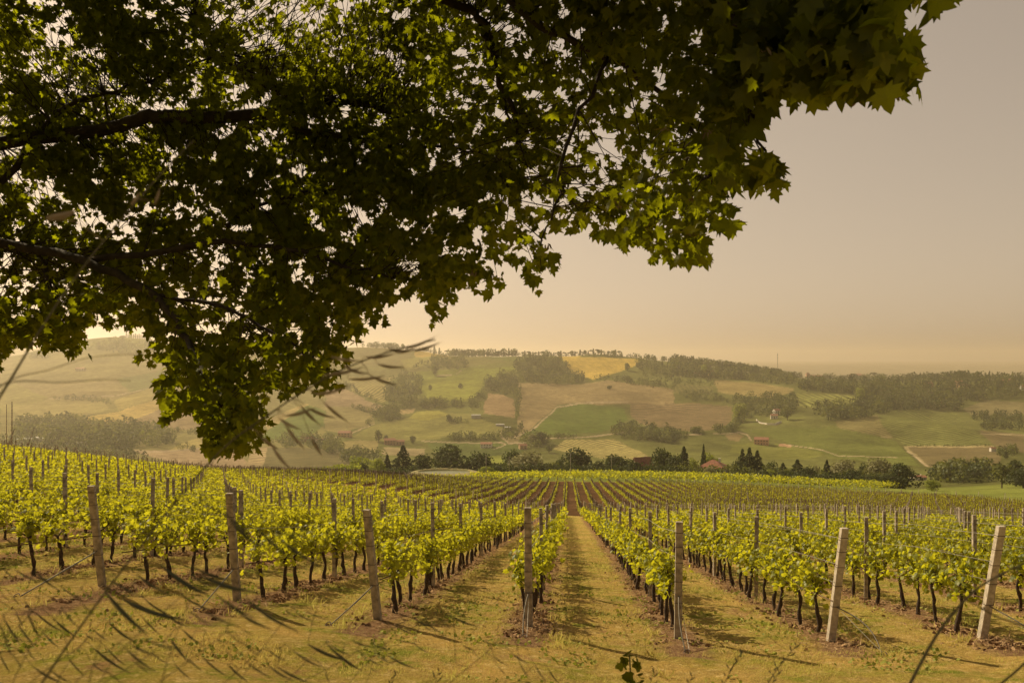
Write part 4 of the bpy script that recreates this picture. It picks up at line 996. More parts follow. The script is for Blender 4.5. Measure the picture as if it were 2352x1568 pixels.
def woods():
    R = rng(616); by = {}
    for poly, n, h, name in WOODS:
        p = np.array(poly); lo, hi = p.min(0), p.max(0); got = 0; tries = 0
        while got < n and tries < n*12:
            tries += 1
            x, y = R.uniform(lo, hi)
            if not inside(np.array([x]), np.array([y]), poly)[0]: continue
            d = hit(x, y, 520, 2600, 420)
            if d is None: continue
            X = (x-PCX)/FPX*d; got += 1
            by.setdefault(name, []).append((X, d, float(height(X, d)), h*R.uniform(.5, 1.3), R.random()))
    for name, T in by.items():
        g = [Geo(), Geo()]
        T = np.array(T)
        for mi in (0, 1):
            m = (T[:,4] < .5) == (mi == 0); Q = T[m]; n = len(Q); k = 46
            if not n: continue
            u = norm(R.normal(size=(n, k, 3))); H = Q[:,3][:,None]*1.15; W = H*R.uniform(.36, .56, (n,1)); con = (R.random((n,1)) < (.22 if name in ('ridge_wood','villa_wood') else .04))
            W = np.where(con, H*.2, W)
            zc = H*.55 + u[...,2]*H*.46
            rr = np.where(con, np.clip(1.1 - zc/H, .1, 1), 1.0)*W*R.uniform(.6, 1.05, (n,k))
            lump = 1 + .25*np.sin(u[...,0]*5 + Q[:,0][:,None]) 
            P = np.stack([Q[:,0][:,None] + u[...,0]*rr*lump, Q[:,1][:,None] + u[...,1]*rr, Q[:,2][:,None] + zc], -1).reshape(-1,3)
            leaves(g[mi], P, np.repeat(Q[:,3], k)*R.uniform(.14,.26,len(P)), *QUAD, R, normal_bias=u.reshape(-1,3)*1.5 + [0,0,.5], tone=np.clip(np.repeat(R.random(n)**1.3*1.1, k) + R.normal(0,.12,len(P)), 0, 1))
        if g[0].n: g[0].build(name, M_DKTREE, tone=True, kind='stuff')
        if g[1].n: g[1].build(name.replace('wood', 'light_wood').replace('hedgerow', 'light_hedgerow'), M_MDTREE, tone=True, kind='stuff')
woods()

# ---- single trees of the far hillside and the ridge line
def far_tree(px, py, h_px, kind, label, group, wf=1.0, dmin=520, ridge=False):
    d = hit(px, py, dmin, 2600)
    if d is None or ridge:
        dd = np.geomspace(1300, 2600, 400); q = HOR - FPX*height((px-PCX)/FPX*dd, dd)/dd; d = dd[int(np.argmin(q))]; 
    X = (px-PCX)/FPX*d; z = float(height(X, d)) - .3; h = h_px/FPX*d*1.05
    return tree(kind, X, d, z, h, h*wf, label, group=group)
R = rng(717)
line = lambda x0, x1, n: np.linspace(x0, x1, n)
for i, x in enumerate(line(1200, 1420, 36)):
    kind = ('pine','cypress','pine','far','cypress')[i % 5]
    ry = np.interp(x, [1200, 1420], [813, 822])
    far_tree(x + R.normal(0,1.2), ry, R.uniform(8, 13) if kind == 'pine' else R.uniform(8, 14), kind,
             f'{ordinal(i)} tree from the left in the avenue along the skyline', 'stone pines and cypresses of the ridge avenue', .95 if kind != 'cypress' else 1.5, ridge=True)
for i, x in enumerate(np.concatenate([line(290, 345, 14)])):
    far_tree(x, 785, R.uniform(7, 12), 'cypress', f'{ordinal(i)} cypress from the left on the hazy hilltop at left', 'cypresses on the hazy hilltop', 1.3, ridge=True)
SPOT = [(pB,735,110+58,50,'cypress','slim cypress on the ridge left of the golden strip'),(pB,768,168,42,'cypress','second slim cypress beside the first on the ridge'),
 (pB,525,160,42,'far','round tree alone on the ridge above the striped vineyard'),
 (pB,820,172,36,'pine','stone pine at the right end of the golden strip'),(pB,925,160,42,'pine','flat pine on the ridge wood left end'),(pB,1040,160,42,'pine','flat-topped pine in the ridge wood'),(pB,1160,160,40,'far','tall round tree breaking the ridge skyline'),
 (pB,910,428,40,'far','lone round tree in the sunny meadow'),(pB,708,440,38,'far','small round tree at the meadow left side'),(pB,738,340,70,'far','round tree at the top of the meadow'),
 (pB,1913,432,30,'shrub','dark bush alone in the brown field'),(pB,2032,308,52,'far','dark tree at the corner of the golden field'),
 (pB,360,785,78,'far','dark tree left of the brick farmhouse'),(pB,590,798,56,'far','round green tree right of the brick farmhouse'),(pB,408,770,36,'far','small tree beside the brick farmhouse'),
 (pB,835,655,56,'far','dark tree left of the grey shed'),(pB,860,540,45,'far','tree below the meadow on its lower hedge'),(pB,740,555,70,'far','large dark tree at the lower left of the meadow'),(pB,660,555,55,'far','smaller dark tree left of the meadow tree'),
 (pB,1455,800,88,'far','dark tree beside the pale feathery tree above the striped field'),(pB,1390,805,76,'silver','pale feathery tree above the red roof'),
 (pB,2052,690,52,'far','dark tree at the lower right corner of the green field'),(pB,1505,860,60,'far','bushy tree at the left corner of the striped vineyard'),
 (pB,200,858,42,'shrub','small dark bush in the pale lower meadow'),(pB,450,570,36,'far','tree at the edge of the sandy clearing'),
 (pB,1432,370,42,'light','bright tree in the wood beside the brown field'),
 (pC,152,728,46,'shrub','rounded bush below the striped brown field'),(pC,205,340,70,'light','bright leafy tree left of the orange tower house'),(pC,760,640,88,'far','dark tree right of the white villas'),
 (pC,440,650,130,'light','tall yellow-green tree at the right end of the brown field'),(pC,1255,520,95,'light','bright green tree right of the upper vineyard rows'),
 (pC,2298,860,56,'conifer','small dark conifer alone on the right slope'),(pC,2225,900,60,'far','bush above the right-hand dark tree'),
 (pC,890,556,16,'light','small yellow bush below the upper vineyard rows'),(pC,1340,300,48,'pine','big round pine above the long villa'),(pC,1210,275,22,'pine','flat pine on the skyline right of the village'),
 (pC,1570,300,46,'conifer','pointed conifer on the skyline above the villa wood'),(pC,1655,310,48,'conifer','second pointed conifer right of the first on the skyline'),(pC,1765,320,50,'conifer','third pointed conifer on the right skyline'),
 (pC,1530,300,40,'conifer','slim conifer just left of the first pointed one'),(pC,1492,300,40,'conifer','dark pointed conifer left of the slim one'),(pC,1925,335,62,'far','broad tree crown rising above the right skyline'),(pC,2160,330,40,'conifer','small pointed conifer near the right edge skyline'),
 (pC,350,235,46,'cypress','cypress rising from the dark ridge wood'),(pC,102,222,38,'pine','round-headed pine at the left of the dark ridge wood'),(pC,155,225,40,'far','broad crown topping the dark ridge wood'),(pC,405,240,40,'far','rounded treetop right of the ridge cypress'),(pC,512,252,44,'far','rounded treetop left of the mast'),(pC,735,265,44,'far','dark crown just right of the mast'),(pC,800,268,32,'far','last crown at the right end of the dark ridge wood'),
 (pA,660,150,40,'far','tree at the left end of the hazy hilltop wood'),(pA,740,118,35,'far','tree climbing the hazy hilltop'),(pA,825,112,42,'pine','stone pine on the hazy hilltop')]
for P_, x, y, hp, kind, lab in SPOT:
    a, b = P_(x, y)
    wf = {'far':1.0,'cypress':1.2,'pine':1.15,'shrub':1.0,'conifer':1.1,'light':.9,'silver':1.1}[kind]
    far_tree(a, b, hp*.3418, kind, lab, 'single trees on the far hillside', wf)
print('trees', round(time.time()-T0,1))
# ------------------------------------------------------------------ houses, sheds, pond, poles
def wallmat(n, c): return simple(n, c, .95, .2, .8)
M_WHITE = wallmat('white_render', (.62,.57,.50)); M_PINK = wallmat('pink_render', (.50,.27,.17)); M_OCHRE = wallmat('ochre_render', (.46,.30,.16)); M_CREAM = wallmat('cream_render', (.50,.40,.28))
M_BRICK = wallmat('brick_wall', (.26,.13,.085)); M_ROOF = simple('terracotta_tiles', (.29,.125,.075), .95, .4, 1.5, c2=(.18,.085,.055)); M_GREY = simple('grey_sheet_metal', (.34,.33,.31), .6, .3, .5)
M_GLASS = simple('dark_window', (.03,.035,.04), .2); M_SHUT = simple('brown_shutter', (.14,.07,.045), .8)
def house(name, px, py, wpx, hpx, wall, roof, label, d=None, rot=0.0, depth=.7, kind='gable', cat='house', storeys=2, dmin=520, windows=True, overhang=.35, brow=False):
    """wpx, hpx: width of the front and height to the ridge in the picture; py: foot of the wall"""
    d = d or hit(px, py, dmin, 2600)
    X = (px-PCX)/FPX*d; z = float(height(X, d)); w = wpx/FPX*d; H = hpx/FPX*d; D = w*depth
    if storeys and brow: H = (HOR-(py-hpx))/FPX*d - z
    rh = H*.30 if kind == 'gable' else H*(.36 if brow else .24) if kind == 'hip' else H*.12
    wh = H - rh
    e = empty(name, (X, d + D*.5, z), label=label, category=cat); e.rotation_euler = (0, 0, rot)
    g = Geo(); g.box((0, 0, wh/2 - .8), (w, D, wh + 1.6))
    if kind == 'gable':
        for sx in (-1, 1):
            x = sx*(w/2); g.add([[x,-D/2,wh],[x,D/2,wh],[x,0,wh+rh*.97]], [[[0,1,2]] if sx > 0 else [[0,2,1]]])
    g.build('wall', wall, e)
    g = Geo(); o = overhang; a, b = w/2+o, D/2+o; t = .25
    if kind == 'gable':
        for zz in (0, t):
            pass
        V = [[-a,-b,wh-.1],[a,-b,wh-.1],[a,0,wh+rh],[-a,0,wh+rh],[a,b,wh-.1],[-a,b,wh-.1]]; V2 = [[x,y,zz+t] for x,y,zz in V]
        g.add(V + V2, [[[6,7,8,9],[9,8,10,11],[0,3,2,1],[3,5,4,2],[0,1,7,6],[4,5,11,10],[1,2,8,7],[2,4,10,8],[3,0,6,9],[5,3,9,11]]])
    elif kind == 'hip':
        r = max(a - b, .1*a)
        V = [[-a,-b,wh],[a,-b,wh],[a,b,wh],[-a,b,wh],[-r,0,wh+rh],[r,0,wh+rh],[-a,-b,wh-.2],[a,-b,wh-.2],[a,b,wh-.2],[-a,b,wh-.2]]
        g.add(V, [[[0,1,5,4],[2,3,4,5],[6,7,1,0],[7,8,2,1],[8,9,3,2],[9,6,0,3],[6,9,8,7]], [[1,2,5],[3,0,4]]])
    else:
        V = [[-a,-b,wh],[a,-b,wh],[a,b,wh+rh],[-a,b,wh+rh]]; V2 = [[x,y,zz+t] for x,y,zz in V]
        g.add(V+V2, [[[0,3,2,1],[4,5,6,7],[0,1,5,4],[1,2,6,5],[2,3,7,6],[3,0,4,7]]])
    rf = g.build('roof', roof, e)
    if kind != 'flat':
        c = Geo(); c.box((w*.22, D*.1, wh+rh*.9), (.7,.7,1.5)); c.box((w*.22, D*.1, wh+rh*.9+.82), (.9,.9,.15)); c.build('chimney', wall, rf)
    if windows:
        n = max(2, min(6, int(round(w/3.6))))
        for st_ in range(storeys):
            zc = wh*(st_+.55)/storeys
            for i in range(n):
                x = (i+.5)/n*w - w/2; hh = wh/storeys*.42
                q = Geo(); q.box((x, -D/2-.03, zc), (w/n*.3, .1, hh)); wd = q.build('window', M_GLASS, e)
                if st_ or n < 3:
                    for sg in (-1, 1):
                        q = Geo(); q.box((x + sg*w/n*.23, -D/2-.05, zc), (w/n*.13, .1, hh)); q.build('shutter', M_SHUT, wd)
            q = Geo(); q.box((-w/2-.03, 0, zc), (.1, D*.16, hh)) ; q.build('window', M_GLASS, e)
        q = Geo(); q.box((w*.02, -D/2-.06, wh/storeys*.3), (max(1.0, w*.07), .12, wh/storeys*.6)); q.build('door', M_SHUT, e)
    return e
def H(P_, name, x0, x1, ytop, ybase, *a, **k):
    (px0, py0), (px1, py1) = P_(x0, ytop), P_(x1, ybase)
    return house(name, (px0+px1)/2, py1, px1-px0, py1-py0, *a, **k)
# brow buildings
H(pC,'country_house',195,372,913,1012,M_WHITE,M_ROOF,'white house with big red tiled roof among the spruces beyond the vineyard', d=345, brow=True, rot=-.45, depth=.9, kind='hip', storeys=2)
H(pB,'farm_barn',2078,2200,893,985,M_CREAM,M_ROOF,'low barn with a red roof showing between dark trees', d=372, brow=True, rot=.35, depth=.6, kind='gable', storeys=1)
H(pC,'white_cottage',1614,1700,1014,1042,M_WHITE,M_ROOF,'small white cottage in the hollow at the right', dmin=420, storeys=1)
# valley and hillside
H(pB,'white_farmhouse',1048,1122,790,826,M_WHITE,M_ROOF,'plain white house with red roof alone on the valley floor', rot=-.15)
H(pB,'metal_shed',984,1044,604,628,M_GREY,M_GREY,'grey metal shed on the vineyard slope', kind='flat', storeys=1, windows=False, cat='shed')
H(pB,'small_shed',1148,1204,667,680,M_GREY,M_GREY,'long low grey shed above the lane', kind='flat', storeys=1, windows=False, cat='shed')
H(pB,'small_shed',1206,1246,684,714,M_GREY,M_GREY,'bluish grey shed beside the lane bend', kind='flat', storeys=1, windows=False, cat='shed')
H(pB,'brick_farmhouse',395,468,762,806,M_BRICK,M_ROOF,'brick farmhouse with a red roof beside the dark tree', rot=.2)
H(pB,'brick_barn',474,530,772,806,M_BRICK,M_ROOF,'lower brick barn joined to the right of the brick farmhouse', storeys=1, rot=.2, cat='barn')
H(pB,'ochre_farmhouse',88,170,713,752,M_OCHRE,M_ROOF,'ochre farmhouse on the slope at the left of the valley', rot=-.1)
H(pB,'red_roofed_house',1304,1354,800,834,M_OCHRE,M_ROOF,'small red-roofed house under the pale feathery tree', rot=.3)
H(pA,'hidden_farmhouse',2020,2110,752,785,M_BRICK,M_ROOF,'brown farmhouse in the trees left of the ochre farmhouse', storeys=1)
H(pA,'pale_farmhouse',2120,2170,768,800,M_WHITE,M_ROOF,'pale gabled house beside the brown farmhouse', rot=.5)
H(pA,'hill_farmhouse',505,560,286,308,M_CREAM,M_ROOF,'tiny pale farmhouse on the hazy left hillside')
H(pC,'pink_farmhouse',552,644,757,806,M_PINK,M_ROOF,'pink and cream farmhouse with red roof on the green slope', rot=-.35)
H(pC,'white_villa',672,722,563,604,M_WHITE,M_ROOF,'upper white villa with red roof among trees', rot=.3)
H(pC,'white_villa',655,700,600,630,M_WHITE,M_ROOF,'lower white villa just below the upper one', rot=-.2, storeys=1)
H(pC,'tower_house',234,268,300,346,M_PINK,M_ROOF,'narrow orange tower house in the ridge wood', kind='hip', storeys=3)
H(pC,'wood_cottage',140,180,315,340,M_CREAM,M_ROOF,'grey cottage left of the orange tower house', storeys=1)
H(pC,'long_villa',1190,1302,294,334,M_CREAM,M_ROOF,'long pale villa with many windows on the ridge', kind='hip', rot=-.1)
H(pC,'church_house',890,914,246,284,M_PINK,M_ROOF,'tall pink house at the left end of the skyline village', kind='hip', storeys=2)
H(pC,'village_house',916,956,262,284,M_PINK,M_ROOF,'red house next to the tall pink one in the village', storeys=1)
H(pC,'village_house',970,1010,264,286,M_OCHRE,M_ROOF,'ochre house in the middle of the skyline village', storeys=1)
H(pC,'village_house',1012,1042,268,288,M_PINK,M_ROOF,'small red house right of the ochre village house', storeys=1)
H(pC,'village_house',1044,1074,266,290,M_WHITE,M_ROOF,'white-walled house at the right end of the village', storeys=1)
H(pC,'hill_house',1370,1412,313,328,M_WHITE,M_GREY,'low white pavilion right of the long villa', kind='flat', storeys=1)
H(pC,'hill_house',1674,1742,385,418,M_PINK,M_ROOF,'pink house among dark trees right of centre on the ridge slope')
H(pC,'hill_house',1904,1960,374,402,M_PINK,M_ROOF,'upper red-roofed house of the pair near the right ridge')
H(pC,'hill_house',1922,1994,398,440,M_OCHRE,M_ROOF,'lower cream house of the pair near the right ridge')
H(pC,'hill_house',2218,2292,360,392,M_BRICK,M_ROOF,'wide dark red roofed house near the right edge', kind='hip')
H(pC,'hill_house',2338,2372,405,440,M_WHITE,M_ROOF,'small white house cut by the right edge')
H(pC,'hill_house',1766,1826,518,548,M_CREAM,M_ROOF,'weathered farmhouse half hidden under the villa wood', storeys=1)
H(pC,'hill_house',1780,1812,948,968,M_CREAM,M_ROOF,'small roof in the trees below the brown field', storeys=1)
H(pC,'lane_hut',2132,2166,820,850,M_WHITE,M_ROOF,'tiny white hut where the field lane turns', storeys=1, windows=False, cat='hut')
for i, (x0, x1, y0, y1) in enumerate([(100,190,765,790),(200,300,758,780),(310,400,762,786),(405,470,790,806),(475,560,792,808)]):
    H(pA,'industrial_shed',x0,x1,y0,y1,M_GREY,M_GREY,f'{ordinal(i)} long grey warehouse from the left in the hazy valley', kind='flat', storeys=1, windows=False, cat='warehouse')

# garden walls by the villas
def low_wall(P_, pts, h, label, mat=M_WHITE):
    Q = []
    for x, y in pts:
        a, b = P_(x, y); d = hit(a, b); X = (a-PCX)/FPX*d; Q.append((X, d, float(height(X, d))))
    g = Geo(); Q = np.array(Q)
    for p, q in zip(Q[:-1], Q[1:]):
        n = norm(np.array([-(q-p)[1], (q-p)[0], 0]))*.2
        V = [p-n+[0,0,-1], q-n+[0,0,-1], q+n+[0,0,-1], p+n+[0,0,-1], p-n+[0,0,h], q-n+[0,0,h], q+n+[0,0,h], p+n+[0,0,h]]
        g.add(V, [[[0,3,2,1],[4,5,6,7],[0,1,5,4],[1,2,6,5],[2,3,7,6],[3,0,4,7]]])
    g.build('garden_wall', mat, label=label, category='wall')
low_wall(pC, [(553,640),(575,660),(625,668)], 2.0, 'pale curved garden wall below the white villas')
low_wall(pC, [(628,672),(680,672),(722,655)], 3.0, 'white retaining wall right of the curved garden wall')
low_wall(pC, [(860,297),(960,298),(1090,299)], 1.8, 'long white fence wall below the skyline village')

# pond with its raised bank
def pond():
    d0 = 318; cx = (1022 - PCX)/FPX*d0; zw = -(1083.5 - HOR)/FPX*d0
    a, b = 10.0, 4.5; th = np.linspace(0, 2*math.pi, 64, endpoint=False)
    g = Geo(); ring = np.stack([cx + a*np.cos(th), d0 + b*np.sin(th), np.full(64, zw)], 1)
    g.add(np.concatenate([ring, [[cx, d0, zw]]]), [np.stack([np.arange(64), (np.arange(64)+1) % 64, np.full(64, 64)], 1)])
    m, N, L = new_mat('pond_water'); o = N.new('ShaderNodeOutputMaterial'); p = N.new('ShaderNodeBsdfPrincipled'); p.inputs['Base Color'].default_value = (.12,.13,.06,1); p.inputs['Roughness'].default_value = .3
    nz = N.new('ShaderNodeTexNoise'); nz.inputs['Scale'].default_value = 2; bp = N.new('ShaderNodeBump'); bp.inputs[0].default_value = .15; L.new(nz.outputs[0], bp.inputs['Height']); L.new(bp.outputs[0], p.inputs['Normal']); L.new(p.outputs[0], o.inputs[0])
    g.build('pond_water', m, kind='structure')
    g = Geo(); prof = [(.97,-.35),(1.0,.0),(1.06,.6),(1.12,.7),(1.25,.3),(1.6,-2.5),(2.0,-7)]
    R = rng(3); V = []
    for f, hgt in prof:
        lift = .55 + .45*np.sin(th)
        V.append(np.stack([cx + a*f*np.cos(th), d0 + (b + a*(f-1))*np.sin(th), zw + hgt*lift + (R.normal(0,.06,64) if hgt > .3 else 0)], 1))
    i = np.arange(64); j = (i+1) % 64
    F = np.concatenate([np.stack([k*64+i, k*64+j, (k+1)*64+j, (k+1)*64+i], 1) for k in range(len(prof)-1)])
    g.add(np.concatenate(V), [F]); g.build('pond_bank', simple('dry_bank', (.27,.21,.10), 1, .4, 1.2, c2=(.15,.15,.05)), smooth=True, kind='structure')
pond()

# poles
def pole(px, ytop, d, label, r=.11, cross=False, name='utility_pole', lean=0.0, ybase=None):
    X = (px-PCX)/FPX*d; z = float(height(X, d)) if ybase is None else float(height(X, d)); zt = (HOR-ytop)/FPX*d; h = zt - z
    e = empty(name, (X, d, z), label=label, category='pole', group='poles')
    g = Geo(); g.tube([[0,0,-.5],[lean*h*.5,0,h*.5],[lean*h,0,h]], [r, r*.85, r*.7], 8); g.build('pole_shaft', M_CONC, e, smooth=True)
    g = Geo(); g.tube([[lean*h,0,h],[lean*h,0,h+.08]], [r*.9, r*.5], 8); g.build('pole_cap', M_TIE, e)
    if cross:
        g = Geo(); g.box((lean*h, 0, h-.35), (1.3, .1, .1)); a = g.build('crossarm', M_STAKE, e)
        for sx in (-.5, 0, .5):
            q = Geo(); q.tube([[lean*h+sx,0,h-.3],[lean*h+sx,0,h-.1]], [.04,.05], 6); q.build('insulator', M_CONC, a)
    return e
for px, yt, d, lab in ((1116.5,1044,255,'tall thin pole in front of the trees right of the pond'),(1169.5,1048,285,'thin pole between the pond trees and the silvery willow'),
                       (1310.5,1042,300,'thin pole in front of the broad olive tree'),(1404.5,1047,300,'thin pole in front of the dark domed tree')):
    pole(px, yt, d, lab)
pole(27.5, 924, 112, 'tall thin pole on the vineyard crest, right one of the leftmost pair', .09)
pole(15.0, 930, 112, 'tall thin pole on the vineyard crest, left one of the leftmost pair', .06)
pole(55, 984, 100, 'short dark stake leaning right on the vineyard crest', .07, lean=.34, name='leaning_stake')
pole(8, 985, 96, 'short dark stake leaning right at the left edge of the crest', .07, lean=.42, name='leaning_stake')
pole(1725, 985, 1150, 'thin pale pole beside the pink farmhouse lane', .3)
# radio mast on the ridge
def mast():
    px = 1548.1 + 696*.3418; dd = np.geomspace(1300, 2300, 300); X = (px-PCX)/FPX*dd; q = HOR - FPX*height(X, dd)/dd; d = dd[int(np.argmin(q))]; X = (px-PCX)/FPX*d; z = float(height(X, d)); h = (HOR-811)/FPX*d - z
    e = empty('radio_mast', (X, d, z), label='slim radio mast rising above the dark ridge wood', category='mast')
    g = Geo(); g.tube([[0,0,-1],[0,0,h]], [.75,.5], 8); g.build('mast_shaft', M_CONC, e)
    for zz in (.82,.93):
        g = Geo(); g.box((0,0,h*zz),(2.0,2.0,1.6)); g.build('antenna_panel', M_GREY, e)
    g = Geo(); g.tube([[0,0,h],[0,0,h+3]], [.15,.08], 5); g.build('lightning_rod', M_WIRE, e)
mast()
# ------------------------------------------------------------------ the maple over the camera: trunk left of the view, limbs reaching across
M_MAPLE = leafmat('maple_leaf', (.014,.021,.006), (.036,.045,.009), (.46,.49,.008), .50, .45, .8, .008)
M_MBARK = simple('maple_bark', (.07,.05,.035), .95, .5, 12, c2=(.035,.025,.02), bump=.6)
M_KEY = simple('maple_keys', (.34,.24,.10), .8, .3, 20)
CANOPY = [(-500,-400),(-500,760),(-100,840),(0,850),(12,800),(60,788),(110,795),(190,802),(202,780),(190,752),(232,738),(330,740),(345,768),(312,798),(300,822),(330,842),(372,850),(362,900),
 (385,955),(402,962),(430,935),(450,965),(482,1005),(495,1050),(522,1040),(560,1040),(602,1020),(615,985),(592,930),(612,880),(640,892),(682,905),(740,868),(756,892),(766,858),(822,788),(832,745),
 (872,752),(905,700),(950,650),(968,672),(985,738),(1002,736),(1030,712),(1060,655),(1110,682),(1152,662),(1150,628),(1112,575),(1180,592),(1212,662),(1246,640),(1240,622),(1286,596),(1232,552),(1242,512),
 (1290,532),(1350,520),(1422,570),(1470,540),(1512,582),(1560,602),(1618,606),(1622,552),(1612,512),(1672,512),(1690,478),(1688,412),(1740,425),(1790,425),(1806,372),(1740,342),(1720,290),(1772,250),
 (1790,182),(1852,238),(1902,212),(1970,204),(2040,200),(2085,182),(2122,208),(2102,100),(2052,60),(2062,12),(2112,0),(2215,12),(2190,-60),(2300,-400)]
HOLES = [(348,243,40,14),(240,181,16,16),(300,226,22,12),(612,80,26,14),(643,104,16,12),(556,195,16,10),(306,315,18,12),(793,243,14,26),(605,470,16,18),(556,520,26,12),(837,188,12,18),(802,236,12,16),(830,322,10,18),
 (1084,18,16,26),(1157,260,24,18),(1094,292,14,20),(1300,340,14,16),(1386,392,12,16),(1338,431,16,10),(1118,50,20,8),(1100,185,22,10),(1180,225,14,8),(1050,310,18,8),(985,130,16,6),(60,160,10,8),(130,160,12,12),
 (20,590,20,22),(60,620,16,12),(290,570,14,12),(330,640,8,14),(480,748,46,16),(740,520,10,10),(870,515,12,8),(700,585,8,10),(1010,330,12,8),(1430,180,10,8),(1240,545,4,4),(940,440,10,6),(1060,500,10,10),
 (1660,470,12,8),(1600,250,8,10),(1690,250,12,8),(1350,300,16,9),(1215,390,16,8),(160,665,14,8),(110,690,12,7),(415,465,12,8),(390,375,9,20),(860,620,8,8),(905,640,7,8)]
DANC = np.array([(2150,60,3.1),(2000,150,3.3),(1750,380,4.0),(1800,120,3.6),(1600,520,4.6),(1400,480,5.4),(1220,600,5.6),(1050,680,6.0),(900,620,7.2),(700,800,6.3),(520,980,5.6),(400,880,5.6),(100,750,7.6),(300,550,9),(400,250,9.5),(800,300,8.8),(1100,250,7.6),(1400,100,5.6),(0,100,10),(0,500,9.5),(-400,300,9.5),(700,500,8.4)], float)
def cdepth(px, py):
    w = 1/((px[:,None]-DANC[None,:,0])**2 + (py[:,None]-DANC[None,:,1])**2 + 60**2)**1.3
    return (w*DANC[None,:,2]).sum(1)/w.sum(1)
LIMBS = [  # (column,row,depth, radius m) paths
 [(-760,1500,9.6,.36),(-760,900,9.4,.31),(-720,500,9.2,.27),(-640,250,9.2,.22),(-400,-60,9.0,.17),(-100,-300,8.4,.13),(400,-420,7.4,.09),(1000,-420,6.4,.06),(1700,-380,5.0,.03)],
 [(-720,520,9.2,.20),(-400,420,9.3,.13),(0,330,9.2,.075),(250,296,9.0,.07),(345,268,8.9,.068),(440,268,8.8,.07),(600,262,8.7,.062),(720,236,8.6,.055),(820,238,8.4,.03),(900,262,8.2,.02),(990,300,8.0,.012)],
 [(600,262,8.7,.045),(700,296,8.6,.035),(830,322,8.4,.028),(930,338,8.2,.02),(1010,335,8.0,.014),(1120,350,7.6,.008)],
 [(860,-420,6.8,.05),(960,-60,7.0,.042),(1080,22,7.1,.036),(1120,75,7.1,.032),(1150,190,7.1,.026),(1185,262,7.0,.02),(1188,325,7.0,.014),(1172,410,6.9,.008)],
 [(1000,-300,6.4,.05),(1130,-60,6.3,.04),(1240,60,6.1,.03),(1400,130,5.8,.022),(1560,260,5.2,.014),(1640,400,4.8,.008)],
 [(1100,60,7.1,.02),(1140,150,7.1,.017),(1160,250,7.2,.012),(1180,300,7.2,.008)],
 [(-640,420,9.2,.15),(-300,520,8.8,.10),(0,560,8.6,.05),(200,600,8.0,.042),(350,680,7.2,.035),(430,780,6.4,.025),(480,880,5.9,.016),(520,960,5.6,.008)],
 [(200,600,8.0,.035),(400,570,7.8,.03),(600,560,7.6,.022),(760,600,7.3,.016),(900,640,7.0,.01)],
 [(350,680,7.2,.02),(500,700,6.9,.016),(620,760,6.6,.012),(720,820,6.3,.007)],
 [(100,600,8.4,.03),(120,680,8.0,.02),(140,750,7.7,.01)],
 [(0,420,9.0,.04),(150,250,9.3,.028),(300,200,9.5,.02),(520,120,9.5,.01)],
 [(1400,130,5.8,.016),(1300,330,5.6,.013),(1280,450,5.6,.009),(1240,580,5.6,.005)],
 [(1500,-380,5.4,.03),(1650,-80,4.4,.024),(1800,30,3.8,.017),(1950,90,3.4,.011),(2090,130,3.2,.005)],
 [(1650,-80,4.4,.02),(1700,120,4.2,.014),(1730,260,4.1,.01),(1760,370,4.0,.005)],
 [(520,520,8.2,.024),(600,475,8.1,.018),(700,440,8.0,.012),(820,430,8.0,.006)],
 [(700,236,8.6,.02),(560,170,8.9,.014),(450,60,9,.009),(430,-60,9,.006)],
]
LIT = [(1480,470,.7),(1420,410,.6),(1560,560,.6),(1530,500,.6),(800,130,.55),(840,190,.5),(760,160,.5),(960,200,.4),(540,690,.45),(60,690,.6),(150,720,.6),(390,920,.4),
      (310,330,.35),(1230,620,.4),(640,870,.4),(1000,90,.4),(700,420,.35),(1330,440,.3),(640,300,.35)]
